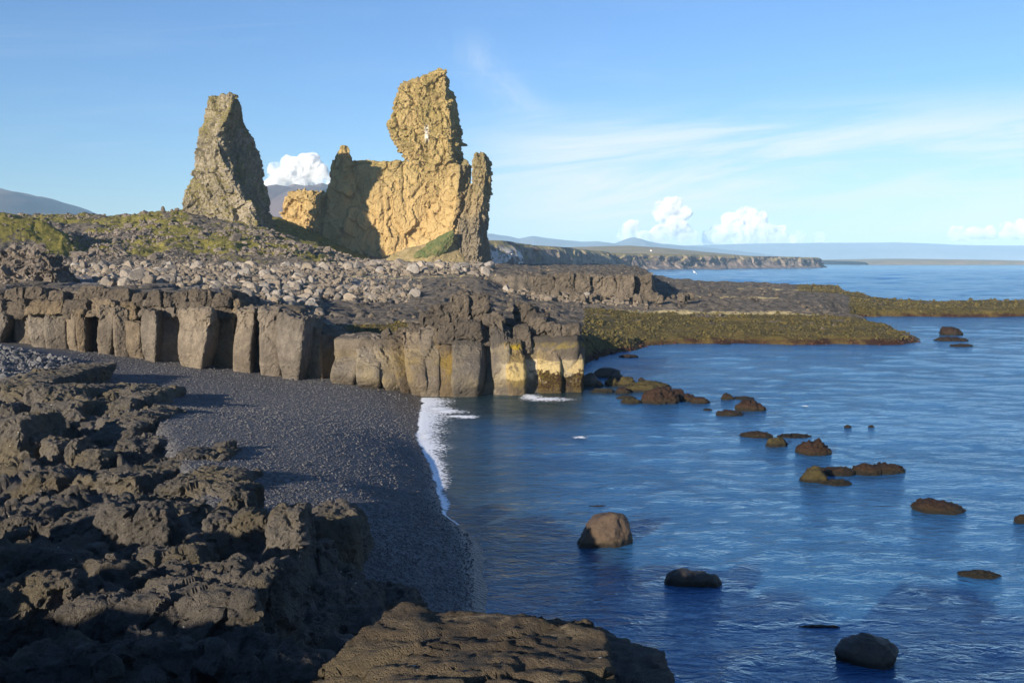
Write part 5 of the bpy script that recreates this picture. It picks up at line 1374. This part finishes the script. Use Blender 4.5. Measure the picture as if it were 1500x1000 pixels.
# ------------------------------------------------------------------ rocks standing in the water
SR = [  # u, v at waterline, width, height, peak offset -1..1, material, label
 (884, 805, 90, 57, 0.35, 'searock_brown', 'large smooth brown boulder standing in the water off the beach'),
 (1020, 862, 78, 37, -0.1, 'searock_grey', 'dark smooth two-humped boulder in the water right of the brown boulder'),
 (1288, 981, 102, 57, -0.15, 'searock_grey', 'dark wet rounded boulder nearest the bottom right corner'),
 (1387, 753, 68, 24, -0.4, 'searock_weed', 'weedy rock with a steep left end and long tail sloping right'),
 (1503, 766, 24, 13, 0, 'searock_weed', 'small weedy rock cut by the right edge of the frame'),
 (1443, 847, 56, 13, -0.3, 'searock_moss', 'low wet olive rock barely awash at the right'),
 (1205, 919, 60, 5, 0, 'searock_grey', 'flat dark rock just breaking the surface left of the corner boulder'),
 (1197, 708, 36, 26, -0.1, 'searock_moss', 'round olive rock at the left end of the weedy ring'),
 (1228, 697, 54, 14, 0.3, 'searock_weed', 'red weedy rock forming the back of the weedy ring'),
 (1228, 711, 44, 10, 0, 'searock_moss', 'low yellow-green rock forming the front of the weedy ring'),
 (1277, 695, 44, 17, -0.1, 'searock_weed', 'left hump of the paired weedy rocks right of the ring'),
 (1306, 694, 48, 17, 0, 'searock_weed', 'right hump of the paired weedy rocks right of the ring'),
 (1112, 642, 44, 11, 0, 'searock_weed', 'long low dark red rock left of the small pointed one'),
 (1141, 654, 28, 15, -0.2, 'searock_moss', 'small pointed mossy rock between two low red rocks'),
 (1168, 642, 44, 7, 0.1, 'searock_weed', 'thin flat red rock behind the small pointed one'),
 (1197, 668, 46, 24, 0.1, 'searock_weed', 'lumpy dark red rock with trailing weed before the flat one'),
 (1101, 602, 36, 17, 0, 'searock_weed', 'domed red rock, tallest of its little far group'),
 (1115, 602, 16, 9, 0.1, 'searock_weed', 'small red rock touching the right side of the domed rock'),
 (1071, 609, 36, 9, 0, 'searock_weed', 'low red rock in front of and left of the domed rock'),
 (1067, 586, 18, 10, -0.1, 'searock_weed', 'small round red rock behind the low red rock'),
 (1091, 586, 30, 6, 0, 'searock_weed', 'thin red rock just behind the domed rock'),
 (1037, 601, 12, 3, 0, 'searock_weed', 'tiny rock barely showing left of the low red rock'),
 (866, 566, 26, 28, 0, 'searock_grey', 'dark boulder in shade at the foot of the cliff corner'),
 (893, 553, 46, 15, 0, 'searock_grey', 'long dark boulder in shade behind the cliff corner'),
 (904, 557, 22, 10, 0, 'searock_grey', 'small dark boulder at the tip of the shaded pair'),
 (878, 566, 12, 9, 0, 'searock_brown', 'small brown stone beside the shaded corner boulder'),
 (897, 565, 20, 11, 0, 'searock_moss', 'yellow mossy stone right of the cliff corner'),
 (919, 566, 26, 15, 0, 'searock_moss', 'rounded olive stone right of the yellow mossy stone'),
 (884, 575, 32, 6, 0, 'searock_moss', 'flat olive rock in front of the yellow mossy stone'),
 (914, 576, 22, 9, 0, 'searock_weed', 'brown weedy rock in front of the rounded olive stone'),
 (950, 574, 66, 16, 0.2, 'searock_moss', 'broad olive rock bank at the middle of the reef'),
 (968, 592, 48, 26, 0, 'searock_weed', 'big red-brown weedy rock at the front of the reef'),
 (992, 581, 24, 12, 0, 'searock_weed', 'red weedy rock just right of the broad olive bank'),
 (1008, 588, 22, 12, 0, 'searock_weed', 'round red rock second from the right end of the reef'),
 (1027, 591, 26, 10, 0, 'searock_weed', 'low red rock at the right end of the reef'),
 (918, 585, 26, 6, 0, 'searock_moss', 'thin olive rock behind the low front left reef rock'),
 (926, 591, 28, 8, 0, 'searock_moss', 'low olive rock at the front left of the reef'),
 (940, 558, 10, 5, 0, 'searock_weed', 'tiny red rock alone behind the olive reef bank'),
 (922, 524, 26, 5, 0, 'searock_weed', 'flat red rock just off the weedy shore'),
 (1398, 490, 30, 12, -0.1, 'searock_weed', 'dark red rock beyond the tip of the weedy shelf'),
 (1400, 500, 44, 6, 0, 'searock_weed', 'low flat dark rock in front of the red rock off the shelf tip'),
 (1413, 508, 30, 4, 0, 'searock_weed', 'thinnest dark rock sliver off the shelf tip'),
 (1243, 626, 9, 4, 0, 'searock_weed', 'tiny dark rock alone in open water, left one of two'),
 (1277, 626, 8, 4, 0, 'searock_weed', 'tiny dark rock alone in open water, right one of two'),
 (1063, 505, 15, 3, 0, 'searock_weed', 'tiny red rock off the middle of the weedy shelf'),
 (876, 743, 26, 4, 0, 'searock_brown', 'reddish stone just awash behind the large brown boulder'),
]
def sea_rocks():
    for i, (u, v, w, hh, pk, mat, lab) in enumerate(SR):
        p = Pz(u, v, 0); D = p[1]; px = D / F; W = w * px / 2; H = hh * px; W = W * 1.12
        big = w > 60
        V, Fc = ico(5 if w > 40 else 4)
        th = math.atan2(CAMZ, D); T = H * math.cos(th) + 0.0; sn = math.sin(th)
        dep = min(0.75 * W, 0.42 * H / sn)
        H = max(math.sqrt(max((H - dep * sn) ** 2 - (dep * sn) ** 2, 0)), 0.42 * H)
        s = V.copy(); up = np.maximum(s[:, 2], -0.6)
        V = np.stack([s[:, 0] * W, s[:, 1] * dep, up * H], 1)
        t = np.clip(V[:, 2] / H, 0, 1)
        if hh > 0.3 * w: V[:, 0] = V[:, 0] * (1 - 0.08 * t) + pk * W * 0.9 * t ** 1.4
        else: V[:, 0] += pk * W * t * 0.7
        rr_ = random.Random(i)
        if mat in ('searock_grey', 'searock_brown'):
            for _ in range(7):
                n = np.array([rr_.gauss(0, 1), rr_.gauss(0, 1), rr_.gauss(0, 0.7)]); n /= np.linalg.norm(n)
                q = V / np.array([W, dep, H]); c = rr_.uniform(0.5, 0.8); d = q @ n
                V = V - np.maximum(d - c, 0)[:, None] * n * 0.8 * np.array([W, dep, H * 0.6])
        N = normals(V, Fc)
        sz = min(W, max(H, W * 0.35))
        if mat in ('searock_grey', 'searock_brown'):
            V = rockify(V, Fc, 1.1 * sz, 0.16 * sz, 700 + i, cell=1.1, crack=0.1, grain=0.5)
        else:
            V = V + N * (0.22 * sz * fbm(V / (sz * 1.1), 3, 700 + i))[:, None]
            V = rockify(V, Fc, 0.6 * sz, 0.30 * sz, 750 + i, cell=1.1, crack=0.6, grain=1.8)
        if i == 1: V[:, 2] -= 0.28 * H * np.exp(-((V[:, 0] + 0.02 * W) / (0.28 * W)) ** 2) * (V[:, 2] > 0.3 * H)
        o = obj('sea_rock', mesh('sea_rock', V, Fc, M[mat]), loc=(p[0], p[1] + dep * 0.92, 0))
        tag(o, lab, 'rock', 'rocks standing in the sea')
sea_rocks()
# ------------------------------------------------------------------ foam at the water's edge
def foam():
    ys = np.arange(37, 72.5, 0.16); xs = np.arange(-0.6, 4.4, 0.12)
    Y, X = np.meshgrid(ys, xs, indexing='ij')
    xw = np.interp(Y, WLY, WLX); x = xw + X
    p = np.stack([x.ravel(), Y.ravel(), np.zeros(X.size)], 1)
    amt = np.interp(Y.ravel(), [38, 43, 48, 54, 60, 66, 70, 72], [0.0, 0.18, 0.42, 0.62, 0.78, 0.95, 1.1, 0.9])
    d = X.ravel() + 0.35 * fbm(p / 1.6, 3, 601)
    wdt = 2.3 * amt * (1 + 0.5 * fbm(p / np.array([9, 3.0, 1]), 2, 607))
    m = 0.62 * (1 - d / np.maximum(wdt, 0.05)) * sstep(d, -0.35, 0.05) - 0.5 * sstep(-d, 0.0, 0.4) - 0.35 * (amt < 0.05)
    m = np.clip(m, -1, 0.75) - 0.12
    z = np.maximum(0.05, beach_z(x.ravel(), Y.ravel()) + 0.03) + 0.04 * np.clip(m, 0, 1)
    V = np.stack([p[:, 0], p[:, 1], z], 1)
    Fc = grid_faces(len(ys), len(xs)); keep = (m[Fc].mean(1) > -0.5); Fc = Fc[keep]
    u_, inv = np.unique(Fc, return_inverse=True)
    pieces = [(V[u_], inv.reshape(Fc.shape), m[u_])]
    # splash at the cliff foot, wash streaks
    def blot(u, v, w, hpx, seed, zz=0.03, thr=0.1):
        c = Pz(u, v, 0); px = c[1] / F; W = w * px / 2; L = hpx / 2 * c[1] ** 2 / (F * CAMZ)
        gx = np.arange(-W, W, 0.05); gy = np.arange(-L, L, max(0.05, L / 60)); GY, GX = np.meshgrid(gy, gx, indexing='ij')
        q = np.stack([c[0] + GX.ravel(), c[1] + GY.ravel(), np.zeros(GX.size)], 1)
        mm = 0.75 * (1 - np.hypot(GX.ravel() / W, GY.ravel() / L)) + 0.25 * fbm(q / np.array([0.8, 1.6, 1]), 3, seed) - 0.15
        VV = q.copy(); VV[:, 2] = zz + 0.04 + 0.05 * np.clip(mm, 0, 1)
        ff = grid_faces(len(gy), len(gx)); ff = ff[mm[ff].mean(1) > -0.4]
        uu, iv = np.unique(ff, return_inverse=True); return VV[uu], iv.reshape(ff.shape), mm[uu]
    for a in ((640, 600, 50, 9, 1), (668, 611, 46, 5, 2), (850, 642, 26, 5, 3), (778, 583, 40, 12, 4), (800, 586, 90, 8, 5), (655, 604, 70, 10, 9), (685, 612, 40, 7, 10), (625, 640, 30, 18, 7), (1180, 596, 14, 2, 8)):
        pc = blot(*a[:4], 610 + a[4])
        if len(pc[1]): pieces.append(pc)
    off = 0; Vs, Fs, Ds = [], [], []
    for a, f, dd in pieces: Vs.append(a); Fs.append(f + off); Ds.append(dd); off += len(a)
    tag(obj('foam', mesh('foam', np.concatenate(Vs), np.concatenate(Fs), M['foam'], True, {'dens': np.concatenate(Ds)})), kind='stuff')
foam()
# ------------------------------------------------------------------ a gull over the water
def gull():
    p = P(1017, 399, 150); e = empty('gull', p, 'white gull gliding low over the water before the far cliffs', 'bird')
    a = np.linspace(0, 6.283, 10, endpoint=False)
    body = loft([np.stack([np.full(10, xx), np.cos(a) * r, np.sin(a) * r * 0.9 + zz], 1) for xx, r, zz in ((-0.34, 0.02, 0.0), (-0.2, 0.06, 0), (0, 0.10, 0), (0.16, 0.085, 0.02), (0.24, 0.06, 0.04), (0.31, 0.055, 0.05), (0.36, 0.02, 0.045))])
    e.rotation_euler = (R(-35), 0, R(-60)); e.scale = (0.7, 0.7, 0.7)
    def add(nm, V, Fc):
        bm = bmesh.new(); vs = [bm.verts.new(q) for q in V]
        for f in Fc: bm.faces.new([vs[i] for i in f])
        me = bpy.data.meshes.new(nm); bm.to_mesh(me); bm.free(); me.materials.append(M['feather']); obj(nm, me, e)
    add('body', *body)
    for s in (-1, 1):
        pts = [(0.14, 0.06 * s, 0.03), (-0.08, 0.06 * s, 0.02), (0.16, 0.38 * s, 0.16), (-0.04, 0.38 * s, 0.14), (0.02, 0.74 * s, 0.08), (-0.07, 0.74 * s, 0.07)]
        V = [(x, y, z + dz) for dz in (0, 0.015) for x, y, z in pts]
        add('wing', V, [(0, 1, 3, 2), (2, 3, 5, 4), (6, 8, 9, 7), (8, 10, 11, 9), (0, 2, 8, 6), (2, 4, 10, 8), (1, 7, 9, 3), (3, 9, 11, 5), (4, 5, 11, 10), (0, 6, 7, 1)])
gull()
print('done', round(time.time() - T0, 1))
